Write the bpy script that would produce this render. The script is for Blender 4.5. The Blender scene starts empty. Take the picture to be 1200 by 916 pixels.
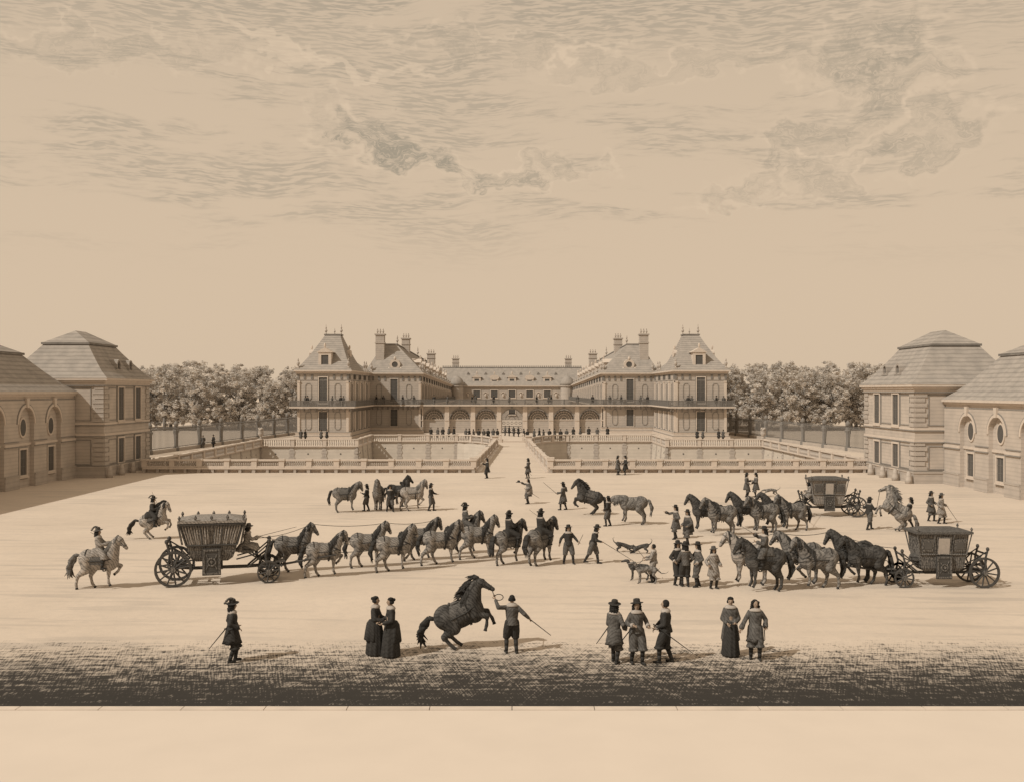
import bpy, bmesh, math, random
from mathutils import Vector, Matrix, Euler
R = math.radians
rnd = random.Random(7)
scene = bpy.context.scene
col = scene.collection
F_PX = 1200.0; CAMH = 7.8; HOR = 458.0

# ------------------------------------------------------------ camera, sky, sun, exposure
cam = bpy.data.cameras.new('camera'); cam.lens = 36.0; cam.sensor_width = 36.0
cam.clip_start = 0.5; cam.clip_end = 9000
camo = bpy.data.objects.new('camera', cam); col.objects.link(camo)
camo.location = (0, 0, CAMH); camo.rotation_euler = (R(90), 0, 0)
scene.camera = camo

SUN_EL = 43.0; SUN_AZ = 35.0      # light travels towards +x, SUN_AZ degrees turned towards +y
sun = bpy.data.lights.new('sun', 'SUN'); sun.energy = 4.9; sun.angle = R(0.6); sun.color = (1.0, 0.95, 0.86)
suno = bpy.data.objects.new('sun', sun); col.objects.link(suno)
dv = Vector((math.cos(R(SUN_AZ))*math.cos(R(SUN_EL)), math.sin(R(SUN_AZ))*math.cos(R(SUN_EL)), -math.sin(R(SUN_EL))))
suno.rotation_euler = dv.to_track_quat('-Z', 'Y').to_euler()
suno.location = (-60, -20, 60)

world = bpy.data.worlds.new('World'); scene.world = world; world.use_nodes = True
def build_world():
    nt = world.node_tree; N = nt.nodes; L = nt.links
    for n in list(N): N.remove(n)
    out = N.new('ShaderNodeOutputWorld'); bg = N.new('ShaderNodeBackground')
    L.new(bg.outputs[0], out.inputs[0])
    def inp(sock, v):
        if isinstance(v, (int, float)): sock.default_value = v
        elif isinstance(v, tuple): sock.default_value = v
        else: L.new(v, sock)
    def M(op, a, b=None, c=None):
        n = N.new('ShaderNodeMath'); n.operation = op
        inp(n.inputs[0], a)
        if b is not None: inp(n.inputs[1], b)
        if c is not None: inp(n.inputs[2], c)
        return n.outputs[0]
    def mix(f, a, b):
        n = N.new('ShaderNodeMix'); n.data_type = 'RGBA'
        inp(n.inputs['Factor'], f); inp(n.inputs['A'], a); inp(n.inputs['B'], b)
        return n.outputs['Result']
    def mr(v, a, b, c=0.0, d=1.0):
        n = N.new('ShaderNodeMapRange'); n.interpolation_type = 'SMOOTHSTEP'
        inp(n.inputs[0], v); n.inputs[1].default_value = a; n.inputs[2].default_value = b
        n.inputs[3].default_value = c; n.inputs[4].default_value = d
        return n.outputs[0]
    def comb(x, y, z=0.0):
        n = N.new('ShaderNodeCombineXYZ'); inp(n.inputs[0], x); inp(n.inputs[1], y); inp(n.inputs[2], z); return n.outputs[0]
    def noise(v, sc, det=4, rough=.55, dist=0.0):
        n = N.new('ShaderNodeTexNoise'); n.noise_dimensions = '2D'; L.new(v, n.inputs['Vector']); n.inputs['Scale'].default_value = sc
        n.inputs['Detail'].default_value = det; n.inputs['Roughness'].default_value = rough; n.inputs['Distortion'].default_value = dist
        return n.outputs['Fac']
    tc = N.new('ShaderNodeTexCoord'); sp = N.new('ShaderNodeSeparateXYZ'); L.new(tc.outputs['Generated'], sp.inputs[0])
    az = M('ARCTAN2', sp.outputs[0], sp.outputs[1]); el = M('ARCSINE', sp.outputs[2])
    sky = N.new('ShaderNodeTexSky'); sky.sky_type = 'NISHITA'; sky.sun_disc = False
    sky.sun_elevation = R(SUN_EL); sky.sun_rotation = R(-(90+SUN_AZ)); sky.dust_density = 4
    bw = N.new('ShaderNodeRGBToBW'); L.new(sky.outputs[0], bw.inputs[0])
    tint = mix(1.0, (0,0,0,1), (1,1,1,1))
    nm = N.new('ShaderNodeVectorMath'); nm.operation = 'SCALE'; nm.inputs[0].default_value = (0.85*.09, 0.68*.09, 0.50*.09)
    L.new(bw.outputs[0], nm.inputs['Scale'])
    PAPER = (SKYC[0], SKYC[1], SKYC[2], 1)
    base = mix(mr(el, R(2), R(24)), PAPER, (SKYC[0]*.93, SKYC[1]*.94, SKYC[2]*.95, 1))
    base = mix(0.12, base, nm.outputs[0])
    # long flat streaks of cloud, slightly wavy, thickening towards the top
    wv = noise(comb(M('MULTIPLY', az, 3.0), M('MULTIPLY', el, 6.0)), 1.6, 3)
    el2 = M('ADD', el, M('MULTIPLY', M('SUBTRACT', wv, .5), .030))
    st = noise(comb(M('MULTIPLY', az, 9.0), M('MULTIPLY', el2, 70.0)), 1.0, 5, .66)
    big = noise(comb(M('MULTIPLY', az, 2.6), M('MULTIPLY', el2, 13.0)), 1.3, 3)
    hi = mr(el, R(5.8), R(11))
    top = mr(el, R(16.2), R(20.5))
    m1 = M('MULTIPLY', mr(M('ADD', M('MULTIPLY', st, .55), M('MULTIPLY', big, .55)), .50, .66), hi)
    m1 = M('MULTIPLY', m1, .8)
    m1 = M('MAXIMUM', m1, M('MULTIPLY', top, mr(M('ADD', M('MULTIPLY', st, .4), M('MULTIPLY', big, .6)), .38, .52)))
    # fine engraved-looking wisps inside the streaks
    fine = noise(comb(M('MULTIPLY', az, 46.0), M('MULTIPLY', el2, 430.0)), 1.0, 2, .6)
    dens = M('MULTIPLY', m1, mr(fine, .40, .60, .12, 1.0))
    c = mix(M('MULTIPLY', dens, .80), base, (SKYC[0]*.56, SKYC[1]*.60, SKYC[2]*.63, 1))
    # billowing clouds: (azimuth, elevation, half width, half height)
    warp = noise(comb(M('MULTIPLY', az, 13), M('MULTIPLY', el, 20)), 1.3, 4, .55)
    warp2 = noise(comb(M('MULTIPLY_ADD', az, 13, 37.0), M('MULTIPLY', el, 20)), 1.3, 4, .55)
    azw = M('ADD', az, M('MULTIPLY', M('SUBTRACT', warp, .5), .12)); elw = M('ADD', el, M('MULTIPLY', M('SUBTRACT', warp2, .5), .085))
    def blob(px, py, w, h, rot=0.0):
        a0 = math.atan((px-600)/1200); e0 = math.atan((458-py)/1200*math.cos(a0))
        da = M('SUBTRACT', azw, a0); de = M('SUBTRACT', elw, e0)
        cs, sn = math.cos(rot), math.sin(rot)
        p = M('ADD', M('MULTIPLY', da, cs), M('MULTIPLY', de, sn)); q = M('SUBTRACT', M('MULTIPLY', de, cs), M('MULTIPLY', da, sn))
        p = M('DIVIDE', p, w/1200); q = M('DIVIDE', q, h/1200)
        return M('ADD', M('MULTIPLY', p, p), M('MULTIPLY', q, q))
    fine2 = noise(comb(M('MULTIPLY', azw, 70.0), M('MULTIPLY', elw, 420.0)), 1.0, 2, .6)
    vor = N.new('ShaderNodeTexVoronoi'); vor.feature = 'F1'; vor.voronoi_dimensions = '2D'
    L.new(comb(M('MULTIPLY', azw, 34), M('MULTIPLY', elw, 38)), vor.inputs['Vector']); vor.inputs['Scale'].default_value = 1.0
    puff = vor.outputs['Distance']
    for px, py, w, h, rot, k in [(385,140,38,30,0,.22),(432,160,46,30,-.5,.9),(495,188,66,20,-.25,.9),(575,203,66,15,-.05,.8),(640,200,70,12,0,.45),
                              (1010,60,70,34,.2,.55),(1050,95,60,30,.2,.5),(960,165,80,20,.35,.45),(1080,160,75,26,.35,.5),(900,215,70,13,.2,.4),(985,205,70,16,.3,.35),
                              (560,52,120,14,-.1,.30),(310,50,90,10,-.28,-.28),(400,74,90,9,-.25,-.30),(800,78,150,16,0,.3),(140,60,140,16,0,.3)]:
        d = blob(px, py, w, h, rot)
        mk = mr(d, 1.0, .35) if False else M('SUBTRACT', 1.0, mr(d, .45, 1.15))
        if k > 0:
            shade = mr(puff, .15, .6, .35, 1.0)
            c = mix(M('MULTIPLY', M('MULTIPLY', M('MULTIPLY', mk, shade), mr(fine2, .34, .60, .25, 1.0)), k*1.0), c, (SKYC[0]*.50, SKYC[1]*.545, SKYC[2]*.57, 1))
            rim = M('MULTIPLY', M('SUBTRACT', mr(d, .75, 1.0), mr(d, 1.25, 1.8)), .35)
            rim = M('MULTIPLY', rim, mr(puff, .1, .4, 1.0, .3))
            c = mix(rim, c, (SKYC[0]*1.02, SKYC[1]*1.02, SKYC[2]*1.02, 1))
        else:
            c = mix(M('MULTIPLY', mk, -k*1.6), c, (SKYC[0]*1.02, SKYC[1]*1.02, SKYC[2]*1.02, 1))
    L.new(c, bg.inputs[0]); bg.inputs[1].default_value = 1.0
SKYC = (1.23, 0.96, 0.69)
build_world()
vs = scene.view_settings
vs.view_transform = 'Standard'; vs.look = 'None'; vs.exposure = -0.74; vs.gamma = 1.0; vs.use_curve_mapping = False
scene.cycles.max_bounces = 6; scene.cycles.diffuse_bounces = 4; scene.cycles.transmission_bounces = 4; scene.cycles.glossy_bounces = 1

# ------------------------------------------------------------ materials
MATS = {}
def mat(name, c, c2=None, noise_scale=6.0, noise_amt=.35, lines=None, line_amt=.5, rough=.9, axis='Z', distort=2.0, fine=0.0, bump=0.0):
    """c base colour, c2 second colour mottled in; lines = line period in metres (weave, coat, slate courses)"""
    if name in MATS: return MATS[name]
    m = bpy.data.materials.new(name); m.use_nodes = True; MATS[name] = m
    nt = m.node_tree; N = nt.nodes; L = nt.links
    b = N['Principled BSDF']; b.inputs['Roughness'].default_value = rough; b.inputs['Specular IOR Level'].default_value = .15
    c = tuple(c)+(1,); c2 = tuple(c2)+(1,) if c2 else tuple(x*.6 for x in c[:3])+(1,)
    tc = N.new('ShaderNodeTexCoord')
    nz = N.new('ShaderNodeTexNoise'); L.new(tc.outputs['Object'], nz.inputs['Vector']); nz.inputs['Scale'].default_value = noise_scale; nz.inputs['Detail'].default_value = 6
    r = N.new('ShaderNodeMapRange'); L.new(nz.outputs['Fac'], r.inputs[0]); r.inputs[1].default_value = .35; r.inputs[2].default_value = .7; r.inputs[4].default_value = noise_amt
    mx = N.new('ShaderNodeMix'); mx.data_type = 'RGBA'; L.new(r.outputs[0], mx.inputs['Factor']); mx.inputs['A'].default_value = c; mx.inputs['B'].default_value = c2
    last = mx.outputs['Result']
    if lines:
        w = N.new('ShaderNodeTexWave'); w.wave_type = 'BANDS'; w.bands_direction = axis
        L.new(tc.outputs['Object'], w.inputs['Vector']); w.inputs['Scale'].default_value = .314/lines
        w.inputs['Distortion'].default_value = distort; w.inputs['Detail'].default_value = 2; w.inputs['Detail Scale'].default_value = 1.5
        rr = N.new('ShaderNodeMapRange'); L.new(w.outputs['Fac'], rr.inputs[0]); rr.inputs[1].default_value = .55; rr.inputs[2].default_value = .95; rr.inputs[4].default_value = line_amt
        m2 = N.new('ShaderNodeMix'); m2.data_type = 'RGBA'; L.new(rr.outputs[0], m2.inputs['Factor']); L.new(last, m2.inputs['A']); m2.inputs['B'].default_value = tuple(x*.35 for x in c2[:3])+(1,)
        last = m2.outputs['Result']
    L.new(last, b.inputs['Base Color'])
    if bump:
        bp = N.new('ShaderNodeBump'); bp.inputs['Strength'].default_value = bump; bp.inputs['Distance'].default_value = .05
        L.new(nz.outputs['Fac'], bp.inputs['Height']); L.new(bp.outputs[0], b.inputs['Normal'])
    return m
def sep(v, warm=1.0):
    k = min(1.0, max(0.0, (v-.1)/.5)); return (v*1.0, v*(.94-.08*k), v*(.87-.14*k))
stone   = mat('pale_stone', sep(.47), sep(.37), 1.5, .6, lines=.42, line_amt=.16, distort=.3, bump=.2)
stone_w = mat('light_stone_trim', sep(.60), sep(.47), 2.0, .5)
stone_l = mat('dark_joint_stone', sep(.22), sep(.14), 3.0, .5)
render_ = mat('lime_render', sep(.52), sep(.40), .9, .7, lines=.30, line_amt=.14, distort=.8)
slate   = mat('slate_roof', sep(.39), sep(.28), 1.2, .8, lines=.36, line_amt=.30, distort=1.2)
slate_d = mat('dark_slate_roof', sep(.27), sep(.17), 1.2, .8, lines=.34, line_amt=.35, distort=1.2)
glassd  = mat('dark_window_glass', sep(.11), sep(.07), 3, .5, rough=.45)
glassm  = mat('grey_fanlight_glass', sep(.20), sep(.12), 3, .5, rough=.5)  # one even tone, paler than the window panes
iron    = mat('wrought_iron', sep(.20), sep(.12), 8, .5)
irond   = mat('dark_iron', sep(.06), sep(.03), 8, .5)
leaf    = mat('tree_leaves', (.80,.745,.68), (.50,.465,.425), .5, 1.0)
_nt = leaf.node_tree; _b = _nt.nodes['Principled BSDF']; _t = _nt.nodes.new('ShaderNodeBsdfTranslucent'); _m = _nt.nodes.new('ShaderNodeMixShader'); _m.inputs[0].default_value = .5
_nt.links.new(_b.inputs['Base Color'].links[0].from_socket, _t.inputs['Color']); _nt.links.new(_b.outputs[0], _m.inputs[1]); _nt.links.new(_t.outputs[0], _m.inputs[2]); _nt.links.new(_m.outputs[0], _nt.nodes['Material Output'].inputs[0])
bark    = mat('tree_bark', sep(.24), sep(.08), 3, .7)
skin    = mat('skin', (.36,.27,.20), (.28,.20,.15), 8, .3)
hairm   = mat('dark_hair', sep(.035), sep(.015), 10, .5, lines=.03, line_amt=.5)
cl_d    = mat('dark_cloth', sep(.055), sep(.03), 9, .6, lines=.055, line_amt=.35, axis='DIAGONAL', distort=5)
cl_m    = mat('brown_cloth', sep(.14), sep(.06), 9, .7, lines=.06, line_amt=.45, axis='DIAGONAL', distort=5)
cl_l    = mat('pale_cloth', sep(.34), sep(.17), 9, .7, lines=.07, line_amt=.6, axis='DIAGONAL', distort=5)
stone_m = mat('rusticated_quoin_stone', sep(.44), sep(.33), 3.0, .5)
stone_g = mat('dark_outline_stone', sep(.27), sep(.18), 3.0, .5)  # dark outline tone: shadow gaps and drawn lines put into the colour
linen   = mat('white_linen', sep(.42), sep(.28), 12, .5)
leather = mat('dark_leather', sep(.04), sep(.02), 10, .4, rough=.6)
wood    = mat('dark_painted_wood', sep(.09), sep(.04), 6, .6, lines=.07, line_amt=.5, rough=.6)
wood_o  = mat('carved_gilt_wood', sep(.22), sep(.06), 14, 1.0, lines=.09, line_amt=.7, axis='X', distort=8)
h_pale  = mat('pale_horse_coat', sep(.42), sep(.20), 4, .9, lines=.085, line_amt=.65, axis='DIAGONAL', distort=7)
h_grey  = mat('dappled_horse_coat', sep(.33), sep(.13), 4, 1.0, lines=.085, line_amt=.65, axis='DIAGONAL', distort=7)
pale_w  = mat('pale_carved_wood', sep(.36), sep(.16), 14, 1.0, lines=.09, line_amt=.6, axis='X', distort=8)
moat_w  = mat('moat_wall_render', (.56,.50,.43), (.47,.42,.36), .9, .7, lines=.5, line_amt=.08, distort=.6)
h_mid   = mat('brown_horse_coat', sep(.24), sep(.10), 4, .9, lines=.085, line_amt=.7, axis='DIAGONAL', distort=7)
h_dark  = mat('dark_horse_coat', sep(.10), sep(.035), 4, .9, lines=.075, line_amt=.6, axis='DIAGONAL', distort=7)
mane_m  = mat('dark_horse_hair', sep(.05), sep(.02), 8, .6)
mane_l  = mat('grey_horse_hair', sep(.17), sep(.06), 8, .8)

# ------------------------------------------------------------ helpers
ORD = ['first','second','third','fourth','fifth','sixth','seventh','eighth','ninth','tenth','eleventh','twelfth','thirteenth','fourteenth','fifteenth','sixteenth','seventeenth','eighteenth','nineteenth','twentieth','twenty-first','twenty-second','twenty-third','twenty-fourth','twenty-fifth','twenty-sixth','twenty-seventh','twenty-eighth','twenty-ninth','thirtieth']
def spot(px, py):
    Y = CAMH*F_PX/(py-HOR); return ((px-600)/F_PX*Y, Y)
def tag(o, label=None, cat=None, group=None, kind=None):
    if label: o['label'] = label
    if cat: o['category'] = cat
    if group: o['group'] = group
    if kind: o['kind'] = kind
    return o
def empty(name, loc=(0,0,0), rz=0.0, label=None, cat=None, group=None, sc=1.0):
    o = bpy.data.objects.new(name, None); col.objects.link(o); o.empty_display_size = .3
    o.location = loc; o.rotation_euler = (0,0,rz); o.scale = (sc,sc,sc)
    return tag(o, label, cat, group)
def children(o): return [c for c in bpy.data.objects if c.parent == o]
def copy_tree(o, loc=None, rz=None, label=None):
    kids = {}
    for c in bpy.data.objects:
        if c.parent: kids.setdefault(c.parent.name, []).append(c)
    def rec(s, par):
        c = s.copy(); col.objects.link(c); c.parent = par
        for k in kids.get(s.name, []): rec(k, c)
        return c
    r = rec(o, None)
    if loc is not None: r.location = loc
    if rz is not None: r.rotation_euler = (0,0,rz)
    if label: r['label'] = label
    return r

class Fr:      # facade frame: o origin, u along the wall, n outward
    def __init__(s, o, u, n): s.o = Vector(o); s.u = Vector(u); s.n = Vector(n)
    def p(s, a, z, d): return s.o + s.u*a + s.n*d + Vector((0,0,z))
class MB:
    def __init__(s): s.v = []; s.f = []
    def add(s, vs, fs):
        k = len(s.v); s.v += [tuple(p) for p in vs]; s.f += [tuple(i+k for i in f) for f in fs]; return s
    def hexa(s, p): return s.add(p, [(0,3,2,1),(4,5,6,7),(0,1,5,4),(1,2,6,5),(2,3,7,6),(3,0,4,7)])
    def box(s, x0,x1,y0,y1,z0,z1):
        return s.hexa([(x0,y0,z0),(x1,y0,z0),(x1,y1,z0),(x0,y1,z0),(x0,y0,z1),(x1,y0,z1),(x1,y1,z1),(x0,y1,z1)])
    def fb(s, F, a0,a1,z0,z1,d0,d1):
        return s.hexa([F.p(a0,z0,d1),F.p(a1,z0,d1),F.p(a1,z0,d0),F.p(a0,z0,d0),F.p(a0,z1,d1),F.p(a1,z1,d1),F.p(a1,z1,d0),F.p(a0,z1,d0)])
    def frame(s, F, a0,a1,z0,z1,w,d0,d1):
        s.fb(F,a0,a1,z1-w,z1,d0,d1); s.fb(F,a0,a1,z0,z0+w,d0,d1); s.fb(F,a0,a0+w,z0+w,z1-w,d0,d1-.004); s.fb(F,a1-w,a1,z0+w,z1-w,d0,d1-.004)
    def prism(s, F, pts, d0, d1):   # polygon in the (a,z) plane
        n = len(pts); vs = [F.p(a,z,d1) for a,z in pts]+[F.p(a,z,d0) for a,z in pts]
        return s.add(vs, [tuple(range(n)), tuple(range(2*n-1,n-1,-1))]+[(i,i+n,(i+1)%n+n,(i+1)%n) for i in range(n)])
    def archring(s, F, ca, zc, r0, r1, d0, d1, t0=0, t1=180, n=14, sx=1.0):
        for i in range(n):
            a = R(t0+(t1-t0)*i/n); b = R(t0+(t1-t0)*(i+1)/n)
            q = [(ca+sx*r0*math.cos(a), zc+r0*math.sin(a)),(ca+sx*r1*math.cos(a), zc+r1*math.sin(a)),(ca+sx*r1*math.cos(b), zc+r1*math.sin(b)),(ca+sx*r0*math.cos(b), zc+r0*math.sin(b))]
            s.prism(F, q, d0, d1)
        return s
    def disc(s, F, ca, zc, ra, rz, d0, d1, n=20):
        return s.prism(F, [(ca+ra*math.cos(2*math.pi*i/n), zc+rz*math.sin(2*math.pi*i/n)) for i in range(n)], d0, d1)
    def archwall(s, F, a0,a1,z0,z1, ca, hw, spring, d0, d1, n=14):
        s.fb(F,a0,ca-hw,z0,z1,d0,d1); s.fb(F,ca+hw,a1,z0,z1,d0,d1)
        for i in range(n):
            a = R(180*i/n); b = R(180*(i+1)/n)
            xa, za, xb, zb = ca+hw*math.cos(a), spring+hw*math.sin(a), ca+hw*math.cos(b), spring+hw*math.sin(b)
            s.prism(F, [(xa,za),(xa,z1),(xb,z1),(xb,zb)], d0, d1)
        return s
    def tube(s, p0, p1, r0, r1=None, n=8, caps=True):
        p0 = Vector(p0); p1 = Vector(p1); r1 = r0 if r1 is None else r1
        d = p1-p0
        if d.length < 1e-6: return s
        q = d.to_track_quat('Z','Y'); A = q@Vector((1,0,0)); Bv = q@Vector((0,1,0))
        vs = [p0+(A*math.cos(2*math.pi*i/n)+Bv*math.sin(2*math.pi*i/n))*r0 for i in range(n)]+[p1+(A*math.cos(2*math.pi*i/n)+Bv*math.sin(2*math.pi*i/n))*r1 for i in range(n)]
        fs = [(i,(i+1)%n,(i+1)%n+n,i+n) for i in range(n)]
        if caps: fs += [tuple(range(n-1,-1,-1)), tuple(range(n,2*n))]
        return s.add(vs, fs)
    def path(s, pts, rs, n=6):
        if not isinstance(rs,(list,tuple)): rs = [rs]*len(pts)
        for i in range(len(pts)-1): s.tube(pts[i], pts[i+1], rs[i], rs[i+1], n)
        return s
    def lathe(s, c, prof, n=16, fold=0.0, k=7, sx=1.0, sy=1.0, ph=0.0, tilt=None):
        c = Vector(c); vs = []; fs = []; m = len(prof)
        for j,(r,z) in enumerate(prof):
            for i in range(n):
                t = 2*math.pi*i/n
                fa = fold*(j/(m-1)) if fold else 0
                rr = r*(1+fa*math.sin(k*t+ph+j*.5))
                p = Vector((rr*math.cos(t)*sx, rr*math.sin(t)*sy, z))
                if tilt is not None: p = tilt@p
                vs.append(c+p)
        for j in range(m-1):
            for i in range(n): fs.append((j*n+i, j*n+(i+1)%n, (j+1)*n+(i+1)%n, (j+1)*n+i))
        fs += [tuple(range(n-1,-1,-1)), tuple(range((m-1)*n, m*n))]
        return s.add(vs, fs)
    def ell(s, c, r, n=12, m=8, rot=None):
        c = Vector(c); vs = []; fs = []
        for j in range(1,m):
            ph = math.pi*j/m
            for i in range(n):
                t = 2*math.pi*i/n
                p = Vector((r[0]*math.sin(ph)*math.cos(t), r[1]*math.sin(ph)*math.sin(t), -r[2]*math.cos(ph)))
                if rot is not None: p = rot@p
                vs.append(c+p)
        a = Vector((0,0,-r[2])); b = Vector((0,0,r[2]))
        if rot is not None: a = rot@a; b = rot@b
        vs += [c+a, c+b]; ia = len(vs)-2; ib = len(vs)-1
        for j in range(m-2):
            for i in range(n): fs.append((j*n+i, j*n+(i+1)%n, (j+1)*n+(i+1)%n, (j+1)*n+i))
        for i in range(n): fs.append((ia,(i+1)%n,i)); fs.append((ib,(m-2)*n+i,(m-2)*n+(i+1)%n))
        return s.add(vs, fs)
    def cap(s, p0, r0, p1, r1, n=12):
        s.tube(p0,p1,r0,r1,n); s.ell(p0,(r0,r0,r0),n,6); s.ell(p1,(r1,r1,r1),n,6); return s
    def chain(s, pts, n=12):
        for i in range(len(pts)-1): s.cap(pts[i][0], pts[i][1], pts[i+1][0], pts[i+1][1], n)
        return s
    def blob(s, voxel, it=3):      # fuse everything into one continuous skin
        me = bpy.data.meshes.new('tmp'); me.from_pydata(s.v, [], s.f)
        o = bpy.data.objects.new('tmp', me); col.objects.link(o)
        m = o.modifiers.new('r','REMESH'); m.mode = 'VOXEL'; m.voxel_size = voxel
        if it: sm = o.modifiers.new('s','SMOOTH'); sm.factor = .5; sm.iterations = it
        dg = bpy.context.evaluated_depsgraph_get(); dg.update()
        ev = o.evaluated_get(dg).to_mesh()
        nv = len(ev.vertices); co = [0.0]*(nv*3); ev.vertices.foreach_get('co', co)
        s.v = [(co[3*i],co[3*i+1],co[3*i+2]) for i in range(nv)]
        s.f = [tuple(p.vertices) for p in ev.polygons]
        o.evaluated_get(dg).to_mesh_clear()
        bpy.data.objects.remove(o); bpy.data.meshes.remove(me)
        return s
    def xform(s, f): s.v = [tuple(f(Vector(p))) for p in s.v]; return s
    def build(s, name, m, parent=None, smooth=False, local=False, recalc=True):
        me = bpy.data.meshes.new(name)
        vs = s.v
        if parent is not None and not local:
            inv = Matrix.LocRotScale(parent.location, parent.rotation_euler, parent.scale).inverted()
            if parent.parent is not None: inv = inv @ Matrix.LocRotScale(parent.parent.location, parent.parent.rotation_euler, parent.parent.scale).inverted()
            vs = [tuple(inv@Vector(p)) for p in vs]
        me.from_pydata(vs, [], s.f)
        if recalc:
            bm = bmesh.new(); bm.from_mesh(me); bmesh.ops.recalc_face_normals(bm, faces=bm.faces); bm.to_mesh(me); bm.free()
        if smooth: me.polygons.foreach_set('use_smooth', [True]*len(me.polygons))
        me.materials.append(m)
        o = bpy.data.objects.new(name, me); col.objects.link(o)
        if parent is not None: o.parent = parent
        return o
# ------------------------------------------------------------ the setting: ground, moat, paving
def ground_material():
    m = bpy.data.materials.new('court_ground'); m.use_nodes = True
    nt = m.node_tree; N = nt.nodes; L = nt.links; b = N['Principled BSDF']; b.inputs['Roughness'].default_value = .95; b.inputs['Specular IOR Level'].default_value = .1
    tc = N.new('ShaderNodeTexCoord'); sp = N.new('ShaderNodeSeparateXYZ'); L.new(tc.outputs['Object'], sp.inputs[0])
    def nz(sc, det=5, vec=None):
        n = N.new('ShaderNodeTexNoise'); L.new(vec if vec else tc.outputs['Object'], n.inputs['Vector']); n.inputs['Scale'].default_value = sc; n.inputs['Detail'].default_value = det; n.inputs['Roughness'].default_value = .65; return n.outputs['Fac']
    def mr(v,a,b_,c=0.,d=1.):
        n = N.new('ShaderNodeMapRange'); L.new(v,n.inputs[0]); n.inputs[1].default_value=a; n.inputs[2].default_value=b_; n.inputs[3].default_value=c; n.inputs[4].default_value=d; return n.outputs[0]
    def M(op,a,b_):
        n = N.new('ShaderNodeMath'); n.operation=op
        for k,v in ((0,a),(1,b_)):
            if isinstance(v,(int,float)): n.inputs[k].default_value=v
            else: L.new(v,n.inputs[k])
        return n.outputs[0]
    def mix(f,a,b_):
        n = N.new('ShaderNodeMix'); n.data_type='RGBA'
        for s_,v in (('Factor',f),('A',a),('B',b_)):
            if isinstance(v,(tuple,float,int)): n.inputs[s_].default_value=v
            else: L.new(v,n.inputs[s_])
        return n.outputs['Result']
    A = (.645,.55,.455,1); B = (.57,.485,.40,1); D = sep(.46)+(1,)
    c = mix(mr(nz(.12),.35,.68), A, B)
    c = mix(mr(nz(2.6,6),.45,.75,0,.35), c, D)
    c = mix(mr(nz(11,3),.60,.72,0,.45), c, sep(.40)+(1,))
    # foreground cast shadow painted into the ground colour, thinning with distance in crossing strokes
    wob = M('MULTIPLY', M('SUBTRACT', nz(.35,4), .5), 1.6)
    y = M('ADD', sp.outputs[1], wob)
    shade_cover = mr(y, 32.2, 25.2)
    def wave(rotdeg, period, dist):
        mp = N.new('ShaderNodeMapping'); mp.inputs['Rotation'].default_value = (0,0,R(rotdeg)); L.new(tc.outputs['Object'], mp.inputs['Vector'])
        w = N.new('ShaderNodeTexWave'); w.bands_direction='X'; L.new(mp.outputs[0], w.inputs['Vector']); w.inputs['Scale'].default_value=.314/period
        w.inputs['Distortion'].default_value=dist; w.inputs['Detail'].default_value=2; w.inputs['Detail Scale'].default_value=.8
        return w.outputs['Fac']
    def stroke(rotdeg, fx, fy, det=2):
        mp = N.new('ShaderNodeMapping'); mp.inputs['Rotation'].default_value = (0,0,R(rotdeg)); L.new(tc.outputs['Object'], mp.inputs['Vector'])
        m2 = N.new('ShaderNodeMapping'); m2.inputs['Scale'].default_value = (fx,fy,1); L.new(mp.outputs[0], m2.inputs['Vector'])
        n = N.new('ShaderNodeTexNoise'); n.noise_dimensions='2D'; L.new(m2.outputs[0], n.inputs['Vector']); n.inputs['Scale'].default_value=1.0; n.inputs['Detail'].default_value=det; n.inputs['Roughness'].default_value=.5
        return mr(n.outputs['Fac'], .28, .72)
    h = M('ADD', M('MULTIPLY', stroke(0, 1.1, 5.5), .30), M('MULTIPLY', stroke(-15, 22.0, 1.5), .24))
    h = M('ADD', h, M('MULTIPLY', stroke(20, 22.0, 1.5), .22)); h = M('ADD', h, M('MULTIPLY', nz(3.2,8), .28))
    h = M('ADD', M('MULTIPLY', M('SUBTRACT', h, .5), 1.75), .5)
    # trodden and rutted patches where horses and wheels pass
    rut = M('MULTIPLY', mr(stroke(4, .16, 1.5, 4), .52, .80), mr(nz(.08,3), .42, .60))
    c = mix(M('MULTIPLY', rut, .34), c, sep(.33)+(1,))
    # threshold moves with the cover so the shade strokes close up
    band_shade = M('GREATER_THAN', 1.0, 0.0)
    t = M('SUBTRACT', M('MULTIPLY', M('POWER', shade_cover, .75), 1.06), h)
    band_shade = mr(t, -.30, .24)
    band_shade = M('MULTIPLY', band_shade, mr(y, 32.6, 31.6))
    c = mix(M('MULTIPLY', M('POWER', shade_cover, 1.3), .72), c, sep(.15)+(1,))
    c = mix(M('MULTIPLY', band_shade, .95), c, sep(.028)+(1,))
    L.new(c, b.inputs['Base Color'])
    bp = N.new('ShaderNodeBump'); bp.inputs['Strength'].default_value=.35; bp.inputs['Distance'].default_value=.03; L.new(nz(6,6), bp.inputs['Height']); L.new(bp.outputs[0], b.inputs['Normal'])
    return m
TERR = [(-35.5,144),(-21.8,144),(-21.8,158.6),(-8.6,158.6)]
cur = []
for i in range(9):
    t = i/8; a = (1-t)**2; b_ = 2*t*(1-t); c_ = t*t
    cur.append((a*-8.6+b_*-3.2+c_*-2.3, a*158.6+b_*157.0+c_*144.0))
LEFT = TERR[:-1]+cur            # terrace edge, left half, ending at (-2.3,144)
LEFT_ALL = LEFT+[(-3.7,98.5)]
mir = lambda pts: [(-x,y) for x,y in pts]
g = MB()
back = [(-35.5,4000)]+LEFT_ALL+list(reversed(mir(LEFT_ALL)))+[(35.5,4000)]
g.add([(x,y,0) for x,y in back], [tuple(range(len(back)))])
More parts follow.
